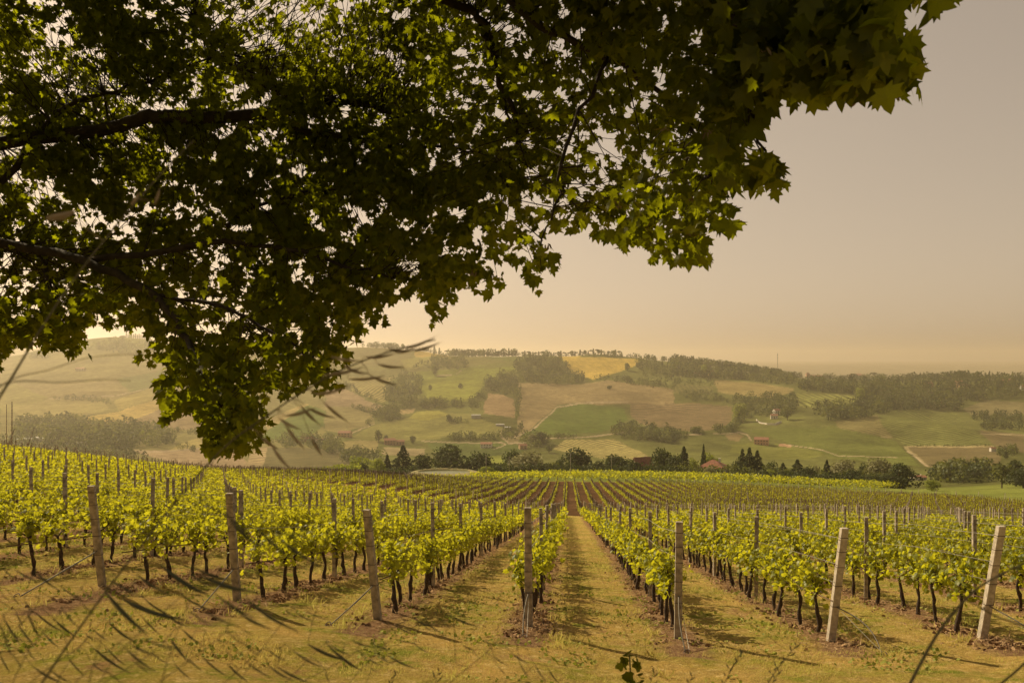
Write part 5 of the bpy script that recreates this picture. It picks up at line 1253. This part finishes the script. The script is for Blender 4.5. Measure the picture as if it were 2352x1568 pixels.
def maple():
    R = rng(2024)
    e = empty('maple_tree', tuple(p2w(-760, 1500, 9.6)), label='big maple whose dark leafy branches hang over the top of the view', category='tree')
    o0 = np.array(e.location)
    g = Geo(); nodes = []
    def smoothpath(L):
        L = np.array(L, float); P = p2w(L[:,0], L[:,1], L[:,2]); t = np.arange(len(L)); tt = np.linspace(0, len(L)-1, (len(L)-1)*5+1)
        m = np.gradient(P, axis=0); Q = np.stack([hermite(tt, t.astype(float), P[:,k], m[:,k]) for k in range(3)], 1)
        r = np.interp(tt, t, L[:,3]); Q[1:-1] += R.normal(0, .012, (len(Q)-2, 3)); return Q, r
    for L in LIMBS:
        Q, r = smoothpath(L)
        g.tube(Q - o0, r, 9 if r[0] > .05 else 6); nodes.append(np.concatenate([Q, r[:,None]], 1)[max(0, int(len(Q)*.15)):])
    nodes = np.concatenate(nodes)
    # root flare down to the bank
    base = p2w(-760, 1500, 9.6); gz = float(height(base[0], base[1]))
    g.tube(np.array([base + [0,0,.3], [base[0]+.02, base[1], (base[2]+gz)/2], [base[0], base[1]-.02, gz-.3]]) - o0, [.36,.38,.5], 12)
    g.build('trunk', M_MBARK, e, smooth=True)
    # clusters of leaves in the crown that the picture shows
    poly = CANOPY; C_ = []; n = 0
    while n < 7000:
        px = R.uniform(-480, 2230, 4000); py = R.uniform(-380, 1050, 4000); m = inside(px, py, poly); px, py = px[m], py[m]
        d0 = cdepth(px, py); keep = R.random(len(px)) < (d0/10.)**2*np.where(py > 560, 1.35, np.where((px < 1000) & (py < 480), 1.9, 1.1))
        dd = d0*R.uniform(.93, 1.28, len(px))
        for a, b, c in zip(px[keep], py[keep], dd[keep]):
            C_.append((a, b, c)); n += 1
    C_ = C_[:7000]
    for a, b, r in LIT:
        dd = cdepth(np.array([float(a)]), np.array([float(b)]))[0]
        for q in range(int(11*r/.6)): C_.append((a + R.normal(0, r*FPX/dd*.42), b + R.normal(0, r*FPX/dd*.42), dd*R.uniform(.94, 1.06)))
    C_ = np.array(C_)
    CP = p2w(C_[:,0], C_[:,1], C_[:,2]); tw = Geo()
    P = []
    near = []
    for i, c in enumerate(CP):
        dist = np.linalg.norm(nodes[:, :3] - c, axis=1)*R.uniform(.7, 1.4, len(nodes)) + (nodes[:, 3] > .12)*2; j = int(np.argmin(dist)); q = nodes[j, :3]
        if dist[j] < 1.6 and i % 2 == 0:
            mid = (q + c)/2 + R.normal(0, .08, 3) + [0,0,.06*dist[j]]
            pts_ = np.array([q, q*.6+mid*.4, mid, mid*.4+c*.6, c]); qx, qy = w2p(pts_)
            if not inside(qx, qy + 14, CANOPY).all(): pts_ = None
            if pts_ is not None: tw.tube(pts_ - o0, np.array([.006,.005,.004,.003,.0015])*min(1.3, .6+dist[j]*.4), 4, cap=False)
        k = int(R.integers(26, 38)); off = R.normal(0, 1, (k,3))*np.array([.17,.17,.145])*min(1, .55 + C_[i,2]/18)
        off[:, 2] -= .04; P.append(c + off)
    P = np.concatenate(P)
    px, py = w2p(P)
    jx = 20*fbm(px/23., py/21., 2, 5); jy = 20*fbm(px/21., py/23., 2, 6) + 3
    ok = inside(px + jx, py - jy, poly)
    edge = inside(px + jx*1.2, py + 34, poly) & inside(px + 26, py, poly); ok &= edge | (R.random(len(px)) < .62)
    for hx, hy, ha, hb in HOLES:
        w = ((px-hx)/ha)**2 + ((py-hy)/hb)**2 < 1.0*(1 + .35*np.sin(px*.3 + py*.2))
        ok &= ~(w & (R.random(len(px)) < .97))
    # break up the mass: thin it where a noise over the crown is low
    nz = fbm(px/38., py/30., 3, 91); ok &= ~((nz < -.30) & (R.random(len(px)) < np.clip(.55 - nz*.4, 0, .93)) & (px < 1640) & (py < 900))
    P = P[ok]; px, py = px[ok], py[ok]
    # gaps in the crown through which the low sun reaches some sprays
    SPOTS = LIT
    def sunny(Q):
        hit_ = np.zeros(len(Q), bool)
        for a, b, r in SPOTS:
            p = p2w(a, b, cdepth(np.array([float(a)]), np.array([float(b)]))[0]*1.0); v = Q - p; al = v @ SUN
            hit_ |= (al > r*.45) & (np.linalg.norm(v - al[:,None]*SUN, axis=1) < r*.9)
        return hit_
    ok2 = ~(sunny(P) & (R.random(len(P)) < .93)); P = P[ok2]; px, py = px[ok2], py[ok2]
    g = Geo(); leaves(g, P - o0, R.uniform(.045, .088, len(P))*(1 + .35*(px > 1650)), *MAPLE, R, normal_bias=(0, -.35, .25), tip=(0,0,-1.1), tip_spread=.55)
    # fringe: leaves that hang along the lower outline
    F = []; pl = np.array(poly)
    for a, b in zip(pl[2:-3], pl[3:-2]):
        L = np.hypot(*(b-a)); dd = cdepth(np.array([a[0]]), np.array([a[1]]))[0]; step = .085/dd*FPX*.62
        for u in np.arange(0, L, step):
            q = a + (b-a)*u/L; cen = np.array([q[0]*.0 + q[0], q[1]-step*.9]); F.append((cen[0]+R.normal(0,step*.5), cen[1]+R.normal(0,step*.6), dd*R.uniform(.97,1.08)))
    F = np.array(F); m = inside(F[:,0], F[:,1] + 8, poly) & (R.random(len(F)) < .7); F = F[m]
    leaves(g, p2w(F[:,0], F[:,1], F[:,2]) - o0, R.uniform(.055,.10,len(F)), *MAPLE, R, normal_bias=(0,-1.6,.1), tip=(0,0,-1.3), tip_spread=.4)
    # unseen rest of the crown, its leaves added to shade what is seen
    nb = 34000; px = R.uniform(-2600, 2600, nb); py = R.uniform(-2600, 900, nb); d = R.uniform(3.5, 15, nb)
    Q = p2w(px, py, d); keep = (~inside(px, py, [(-200,-250),(2700,-250),(2700,1700),(-200,1700)])) & (Q[:,2] > .6) & (np.linalg.norm((Q - np.array([-5.0, 8.0, 4.5]))/np.array([8.5, 7.5, 5.5]), axis=1) < 1)
    Q = Q[keep]; Q = Q[(Q[:,0] > -13)]; Q = Q + R.normal(0,.2,Q.shape)
    px, py = w2p(Q); m = ~((px > -30) & (px < 2380) & (py > -30)); Q = Q[m]
    q2 = np.stack([R.uniform(-3.5, 3.0, 2600), R.uniform(1.5, 6.5, 2600), R.uniform(3.2, 6.5, 2600)], 1); px, py = w2p(q2); q2 = q2[py < -40]; Q = np.concatenate([Q, q2])  # more unseen leaves overhead, added to darken the upper right
    Q = Q[~sunny(Q)]
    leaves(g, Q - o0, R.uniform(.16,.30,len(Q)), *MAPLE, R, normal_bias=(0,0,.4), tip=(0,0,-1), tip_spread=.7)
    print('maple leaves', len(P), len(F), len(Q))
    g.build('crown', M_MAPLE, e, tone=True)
    tw.build('twigs', M_MBARK, e)
    # winged seeds hanging in bunches near the right-hand end
    g = Geo(); tv = np.array([[0,0,0],[.16,.15,0],[.22,.6,.02],[.08,1,0],[-.06,.6,0],[-.05,.15,0]]); tt = np.array([[0,1,2,3],[0,3,4,5]])
    for a, b in ((2070,185),(2060,240),(1980,250),(1760,150),(1640,330),(1500,540),(1590,560),(1430,500),(1600,480),(1540,330),(1900,130),(1270,600),(1185,600),(1100,660)):
        d = cdepth(np.array([a],float), np.array([b],float))[0]*.97; K = p2w(a - 12, b-34, d)[None] + R.normal(0,.011,(7,3))
        g = Geo(); leaves(g, K - o0, R.uniform(.04,.055,len(K)), tv, tt, R, tip=(0,0,-1), tip_spread=.4)
        g.tube(np.array([K.mean(0) - o0 + [0,0,.07], K.mean(0) - o0]), .0015, 4) if 0 else None; g.build('seed_cluster', M_KEY, e)
maple()
# ------------------------------------------------------------------ dry grass on the headland and in the lanes
M_BLADE = leafmat('dry_grass_blade', (.70,.50,.20), (.30,.33,.05), (.66,.58,.16), .4, .7, .5, .01)
M_STRAW = leafmat('straw', (.34,.22,.12), (.46,.32,.18), (.3,.2,.1), .2, .8, .5, .01)
M_WEED = leafmat('weed_leaf', (.18,.20,.035), (.36,.36,.07), (.24,.28,.03), .3, .7, 1.2, .02)
M_CLOD = leafmat('dry_clod', (.13,.07,.04), (.42,.28,.16), (.05,.03,.02), .03, .9, 3.0, .0)
BLADE = (np.array([[-.5,0,0],[.5,0,0],[.32,.55,.12],[0,1,.34]])*np.array([.13,1,1]), np.array([[0,1,2,3]]))
def ground_cover():
    R = rng(31); n = 240000
    d = 9.8*np.exp(R.random(n)*math.log(46/9.8)); px = R.uniform(-40, 2392, n); X = (px-PCX)/FPX*d
    dens = fbm(X/1.3, d/1.3, 3, 12) + .5*fbm(X/.35, d/.35, 2, 13)
    s, t = st(X, d); f = np.abs(((s-S0)/RSP + .5) % 1 - .5)*RSP
    soil = (f < .42) & (d > 12.8)
    keep = (R.random(n) < np.clip(.35 + .5*dens, .06, 1)) & ~(soil & (R.random(n) < .9))
    X, d, dens, f = X[keep], d[keep], dens[keep], f[keep]; Z = height(X, d)
    L = R.uniform(.02, .055, len(X))*(1 + .5*np.clip(dens, 0, 1))*np.where(np.abs(f-.62) < .16, 1.35, 1.0)*np.clip(d/16, 1, 2.0)
    tone = np.clip(.45 + .6*fbm(X/2.2, d/2.2, 3, 21) + R.normal(0,.32,len(X)), 0, 1)
    g = Geo(); leaves(g, np.stack([X, d, Z-.005], 1), L, *BLADE, R, normal_bias=(0,0,.2), tip=(.25,0,1.0), tip_spread=.5, tone=tone)
    g.build('dry_grass', M_BLADE, tone=True, kind='stuff')
    # cut straw and clippings along the rows
    n = 26000; d = 13*np.exp(R.random(n)*math.log(45/13)); px = R.uniform(-40, 2392, n); X = (px-PCX)/FPX*d; s, t = st(X, d)
    k = np.round((s-S0)/RSP); s2 = S0 + k*RSP + R.normal(0,.36,n); X, d = xy(s2, t); m = (d > 12.6) & (fbm(X/.8, d/.8, 2, 66) > -.25); X, d = X[m], d[m]
    P = np.stack([X, d, height(X, d) + R.uniform(.004,.06,len(X))], 1)
    g = Geo(); st_t = (BLADE[0]*np.array([.55,1,.4]), BLADE[1]); leaves(g, P, R.uniform(.05,.22,len(P))*np.clip(d/18,1,2), *st_t, R, normal_bias=(0,0,2.2))
    g.build('cut_straw', M_STRAW, tone=True, kind='stuff')
    # low broad-leaved weeds and clods in patches
    n = 60000; d = 10*np.exp(R.random(n)*math.log(32/10)); px = R.uniform(-40, 2392, n); X = (px-PCX)/FPX*d
    w = fbm(X/.9, d/.9, 3, 141); m = (w > .25) & (R.random(n) < .28); X, d = X[m], d[m]; P = np.stack([X, d, height(X, d) + R.uniform(.01,.05,len(X))], 1)
    g = Geo(); leaves(g, P, R.uniform(.03,.075,len(P)), *QUAD, R, normal_bias=(0,0,1.3)); g.build('low_weeds', M_WEED, tone=True, kind='stuff')
    n = 30000; d = 12*np.exp(R.random(n)*math.log(32/12)); px = R.uniform(-40, 2392, n); X = (px-PCX)/FPX*d; s, t = st(X, d); k = np.round((s-S0)/RSP); s2 = S0 + k*RSP + R.normal(0,.22,n); X, d = xy(s2, t)
    m = (d > 12.8) & (fbm(X/.5, d/.5, 2, 166) > .1); X, d = X[m], d[m]; P = np.stack([X, d, height(X, d) + .005], 1)
    g = Geo(); leaves(g, P, R.uniform(.03,.10,len(P)), *CLUMP, R, normal_bias=(0,0,.6)); g.build('soil_clods', M_CLOD, tone=True, kind='stuff')
    # taller tufts by the trunks and posts
    C_ = []
    for i in range(110):
        dd = 11*math.exp(R.random()*math.log(34/11)); X0 = (R.uniform(-20, 2370)-PCX)/FPX*dd; s, t = st(X0, dd); k = round((s-S0)/RSP)
        if R.random() < .8: X0, dd = xy(S0 + k*RSP + R.choice([-1,1])*R.uniform(.3,.6), t)
        m = int(R.integers(14, 40)); C_.append(np.stack([X0 + R.normal(0,.09,m), dd + R.normal(0,.09,m), np.full(m, .0)], 1))
    P = np.concatenate(C_); P = P[P[:,1] > 10]; P[:,2] = height(P[:,0], P[:,1]) - .01
    g = Geo(); tt = (BLADE[0]*np.array([.6,1,1]), BLADE[1]); leaves(g, P, R.uniform(.07,.22,len(P)), *tt, R, normal_bias=(0,0,.1), tip=(.2,0,1.1), tip_spread=.35)
    g.build('grass_tufts', M_BLADE, tone=True, kind='stuff')
ground_cover()

# ------------------------------------------------------------------ tall grasses on the bank, close to the camera
M_STEM = leafmat('grass_stem', (.10,.085,.035), (.20,.16,.07), (.2,.17,.06), .2, .6, 2, .02)
M_SPIKE = leafmat('grass_spikelet', (.075,.08,.04), (.14,.135,.07), (.16,.16,.06), .3, .6, 2, .02)
M_HUSK = leafmat('oat_husk', (.40,.31,.19), (.56,.45,.30), (.75,.60,.34), .6, .6, 2, .02)
def spindle(g, a, b, w, n=5, seg=6, sag=0.0, awn=0.0, R=None):
    """a slender pointed spikelet from a to b"""
    u = np.linspace(0, 1, seg); P = a + (b-a)*u[:,None]; P[:,2] -= sag*np.sin(u*math.pi)
    r = w*np.array([.25,.8,1.0,.85,.5,.06])[:seg]; g.tube(P, r, n, cap=False)
    if awn:
        dr = norm(b-a)
        for k in range(3):
            v = dr*awn + R.normal(0,.25,3)*awn*.3; s = P[2+k]; g.tube(np.array([s, s+v*.5, s+v]), [w*.14,w*.1,w*.03], 3, cap=False)
def curve(pts, n=24):
    L = np.array(pts, float); P = p2w(L[:,0], L[:,1], L[:,2]); t = np.arange(len(L), dtype=float); tt = np.linspace(0, len(L)-1, n)
    m = np.gradient(P, axis=0); return np.stack([hermite(tt, t, P[:,k], m[:,k]) for k in range(3)], 1)
def foot(px, d, px1, dx=0):
    """a point on the bank below the view for the stalk to grow from"""
    X = (px-PCX)/FPX*d; return X
def stalk(pts, r, spikes, label, mat_s, mat_k, name='grass_stalk', cat='grass', group='tall grasses waving close to the camera', sw=.0022, awn=.0, seed=1, kind_len=1.0):
    R = rng(seed)
    P = curve(pts, 26)
    z0 = float(height(P[0,0], max(P[0,1], 1.0)))
    gr = np.array([P[0,0] - .04, P[0,1] - .02, z0 - .02]); n0 = 6; u = np.linspace(0, 1, n0)[:-1][:,None]
    if P[0,2] > z0: P = np.concatenate([gr + (P[0]-gr)*u, P])
    o = P[0].copy(); e = empty(name, o, label=label, category=cat, group=group)
    g = Geo(); g.tube(P - o, np.linspace(r, r*.45, len(P)), 6); g.build('stem', mat_s, e, smooth=True, tone=True)
    for (ax, ay, bx, by, d, w) in spikes:
        a = p2w(ax, ay, d); b = p2w(bx, by, d*R.uniform(.97,1.03)); j = int(np.argmin(np.linalg.norm(P - a, axis=1)))
        g = Geo(); q = P[j]; L = np.linalg.norm(a-q)
        if L > .003: g.tube(np.array([q, (q+a)/2 + [0,0,.15*L], a]) - o, [.0006,.0005,.0004], 4, cap=False)
        spindle(g, a - o, b - o, w, awn=awn*np.linalg.norm(b-a), R=R, sag=.05*np.linalg.norm(b-a)); g.build('spikelet', mat_k, e, smooth=True, tone=True)
    return e
def zb(x, y): return (x/1.6486)/1.7415, (1780 + y/1.6486)/1.7415          # left close-up of the foreground
def zc(x, y): return (1300 + x/1.6486)/1.7415, (1780 + y/1.6486)/1.7415
# the two long wild oats that cross the view
OAT1 = [(720,905,802,886),(745,860,835,842),(790,840,850,858),(800,870,885,862),(838,820,905,812),(850,862,915,884),(868,836,930,842),(905,808,955,800),(930,800,1002,772),(948,806,1010,786),(890,800,940,806),(760,818,830,828),
        (705,935,772,960),(690,930,735,975),(640,960,690,985),(655,975,700,1030),(715,1005,740,1045),(625,1025,668,1078),(745,925,800,968),(600,1005,640,1030),(655,955,725,935)]
D1 = 1.15
stalk([(40,1650,.95),(240,1362,1.0),(480,1062,1.08),(620,950,1.12),(760,862,1.15),(880,812,1.17),(1000,780,1.2)], .0018,
      [(a,b,c,d,D1 + .05*(a-800)/200, .0024) for a,b,c,d in OAT1], 'long wild oat stalk crossing from the lower left up to the hills', M_STEM, M_HUSK, 'wild_oat', awn=.35, seed=3)
stalk([(-130,1150,.95),(-60,1010,.98),(30,862,1.02),(105,738,1.06),(190,615,1.1),(290,490,1.14),(370,400,1.18),(445,322,1.2)], .0019,
      [(105,500,178,482,1.1,.0042),(108,505,170,490,1.12,.003),(300,470,322,440,1.16,.0025),(355,470,368,430,1.17,.0022)], 'pale wild oat stalk rising against the dark maple at left', M_STEM, M_HUSK, 'wild_oat', awn=.2, seed=4)
stalk([(-60,930,1.0),(30,870,1.02),(110,850,1.05),(210,820,1.08),(330,812,1.12)], .0009, [], 'thin dry twig branching right from the pale oat stalk', M_STEM, M_HUSK, 'grass_twig', seed=5)
stalk([(-60,905,1.0),(36,876,1.02),(140,878,1.05),(230,872,1.08),(300,874,1.12)], .0009, [], 'second thin dry twig just below the first', M_STEM, M_HUSK, 'grass_twig', seed=6)
# dark bromes at the lower left: strokes traced as spikelets, hung on leaning stems
ZB = [(1325,360,1420,425),(1380,410,1500,440),(1295,390,1400,480),(1480,440,1680,610),(1510,500,1740,680),(1680,530,1920,740),(1760,545,1980,600),(1830,600,2120,800),(1060,790,1380,990),(1270,800,1560,900),(1310,850,1720,970),(900,850,1120,985),
 (740,890,960,1000),(1200,990,1410,1090),(1240,840,1420,930),(1420,980,1690,1140),(1560,1090,1800,1215),(1640,1030,1980,1230),(820,1020,1240,1150),(690,960,980,1250),(970,1030,1130,1120),(1060,1090,1250,1200),(1240,1080,1400,1190),(400,930,530,1010),
 (100,820,260,900),(230,830,400,960),(20,810,100,880),(70,980,140,1060),(160,1020,230,1110),(0,960,60,1020),(230,990,270,1030),(420,1090,520,1200),(540,1040,640,1130),(100,1090,160,1200),(180,1100,270,1280),(20,1130,150,1330),(230,1100,420,1230),
 (350,1140,520,1270),(600,1200,720,1290),(720,1170,900,1300),(560,1240,640,1290),(940,1130,1060,1250),(1120,1270,1260,1440),(1200,1210,1340,1320),(860,1310,1060,1390),(610,1330,860,1500),(700,1330,830,1450),(820,1330,1040,1500),(980,1290,1200,1340),
 (1500,1230,1620,1320),(1600,1290,1700,1380),(1350,1090,1540,1180),(1580,1200,1680,1250),(1770,1350,1900,1420),(1930,1350,2120,1460),(2030,1310,2308,1420),(2170,1310,2308,1380),(1620,1420,1790,1530),(1770,1450,1940,1550),(1830,1460,2060,1568),
 (1480,1340,1560,1420),(1400,1360,1460,1420),(1230,1390,1340,1490),(1340,1400,1500,1520),(1500,1440,1640,1560),(1880,1090,2000,1140),(2010,1090,2150,1140),(1950,1100,2070,1160),(220,1460,420,1568),(160,1310,240,1420),(90,1380,160,1480),(600,1430,720,1500),
 (330,1480,480,1568),(0,1180,60,1300),(20,1250,90,1400),(450,1400,560,1520),(880,1420,1000,1500),(1010,1380,1120,1440),(540,950,640,1030),(680,860,800,930),(120,1180,230,1320),(280,1230,400,1340),(0,1380,70,1500),(700,1480,820,1568),(1150,1440,1260,1540)]
ZC = [(590,1145,705,1195),(740,1135,815,1160),(665,1165,780,1240),(835,1125,1020,1195),(780,1170,840,1205),(470,1190,610,1250),(640,1180,720,1225),(470,1275,580,1300),(590,1310,700,1370),(180,1285,330,1330),(320,1310,450,1350),(330,1370,460,1440),(410,1380,600,1470),
 (280,1400,400,1460),(10,1310,240,1480),(110,1410,250,1480),(290,1455,360,1500),(1045,1290,1160,1315),(1110,1385,1200,1445),(1145,1455,1195,1515),(1230,1370,1350,1440),(1280,1425,1350,1540),(1380,1440,1460,1560),(1470,1470,1545,1568),(910,1320,1000,1345),(860,1440,950,1455),(0,1480,30,1568)]
def bromes():
    R = rng(52); S = []
    for a, b, c, d in ZB: S.append((*zb(a, b), *zb(c, d)))
    for a, b, c, d in ZC: S.append((*zc(a, b), *zc(c, d)))
    S = np.array(S)
    # gather the spikelets into panicles by nearness; every panicle is one plant
    left = list(range(len(S))); plants = []
    while left:
        i = min(left, key=lambda q: S[q,0]*.3 + S[q,1]*.2); dd = sorted(left, key=lambda q: np.hypot(S[q,0]-S[i,0], (S[q,1]-S[i,1])*.8)); k = int(R.integers(4, 8)); grp = [q for q in dd[:k] if np.hypot(S[q,0]-S[i,0], S[q,1]-S[i,1]) < 210]
        plants.append(grp); left = [q for q in left if q not in grp]
    plants.sort(key=lambda gp: S[gp,0].mean())
    for n, gp in enumerate(plants):
        Q = S[gp]; cx, cy = Q[:,0].mean(), Q[:,1].mean(); D = R.uniform(.95, 1.5) if cx < 900 else R.uniform(1.3, 1.9); top = Q[:,1].min() - 6
        x0 = cx - R.uniform(150, 260)
        pts = [(x0-60, 1720+R.uniform(0,80), D*.93),(x0+20, (1650+cy)/2+30, D*.96),(Q[:,0].min()-8, cy+10, D),(cx-6, top, D*1.01),(cx+50, top+8, D*1.02)]
        if cy > 1500: pts = [(x0, 1760, D*.95),(x0+60, 1640, D*.97),(cx-40, cy, D),(cx, top, D*1.01),(cx+40, top+6, D*1.02)]
        x_ = int(cx/2352*100)
        sp = [(a, b, c, d, D*R.uniform(.97,1.04), D*np.hypot(c-a, d-b)/FPX*R.uniform(.028,.04)) for a, b, c, d in Q]
        stalk(pts, .0007, sp, f'{ordinal(n)} dark drooping brome grass head from the left, blurred in the foreground', M_STEM, M_SPIKE, 'brome_grass', awn=.35, seed=60+n)
    print('bromes', len(plants))
bromes()
# stems at the right and small plants along the lower edge
stalk([(2060,1640,1.2),(2095,1560,1.2),(2150,1460,1.22),(2200,1395,1.24),(2260,1340,1.26),(2360,1290,1.3),(2420,1265,1.3)], .0030, [], 'thick dark bent stem crossing the lower right corner', M_STEM, M_SPIKE, 'plant_stem', cat='plant', seed=7)
stalk([(2180,1640,1.3),(2300,1568,1.3),(2400,1470,1.3),(2360,1440,1.3),(2290,1415,1.3),(2205,1368,1.3)], .0022, [], 'thin dark stem sloping down to the right edge', M_STEM, M_SPIKE, 'plant_stem', cat='plant', seed=8)
for n, (x, y, lean) in enumerate([(1700,1500,40),(1830,1480,60),(1790,1540,45),(1590,1552,30),(1500,1545,20),(1010,1540,30),(905,1550,40)]):
    D = 1.9; R = rng(800+n); sp = []
    for q in range(9):
        u = q/9; ax = x - lean*u*1.1 + R.normal(0,3); ay = y + 75*u; sp.append((ax, ay, ax + R.uniform(8,16)*(1 if q % 2 else -.4), ay - R.uniform(8,20), D, .0016))
    stalk([(x-lean*1.6, y+190, D),(x-lean*1.1, y+90, D),(x-lean*.4, y+30, D),(x, y, D)], .0011, sp, f'{ordinal(n)} small grass ear from the left along the lower edge' if n > 3 else ['feathery grass ear at the lower edge left of centre right','tall feathery grass ear leaning right at the lower edge','shorter grass ear beside the tall feathery one','low grass ear at the lower edge in the aisle'][n], M_STEM, M_SPIKE, 'grass_ear', seed=820+n)
def weed(px, ptop, d, label, seed):
    R = rng(seed); X = (px-PCX)/FPX*d; z0 = float(height(X, d)); zt = (HOR-ptop)/FPX*d; h = zt - z0
    e = empty('leafy_weed', (X, d, z0), label=label, category='plant'); g = Geo(); g.tube([[0,0,0],[.01,0,h*.5],[-.01,0,h]], [.006,.005,.003], 6); g.build('stem', M_STEM, e)
    n = 60; u = R.random(n); P = np.stack([R.normal(0,.035,n), R.normal(0,.035,n), h*(.45+.55*u)], 1); g = Geo(); leaves(g, P, R.uniform(.03,.06,n), *GRAPE, R); g.build('foliage', M_MAPLE, e, tone=True)
weed(1452, 1502, 3.2, 'small dark leafy weed poking up at the lower edge', 5)
# ------------------------------------------------------------------ haze: the summer air between the hills
def build_haze():
    g = Geo(); lo, hi = -330.0, 150.0
    g.box((0, 6950, (lo+hi)/2), (90000, 14700, hi-lo))
    m, N, L = new_mat('haze')
    o = N.new('ShaderNodeOutputMaterial'); v = N.new('ShaderNodeVolumePrincipled')
    v.inputs['Color'].default_value = (1.0, .89, .71, 1); v.inputs['Density'].default_value = HAZE; v.inputs['Anisotropy'].default_value = .68
    L.new(v.outputs[0], o.inputs['Volume'])
    g.build('haze', m, kind='stuff')
HAZE = 0.00015
build_haze()
print('script seconds', round(time.time() - T0, 1))
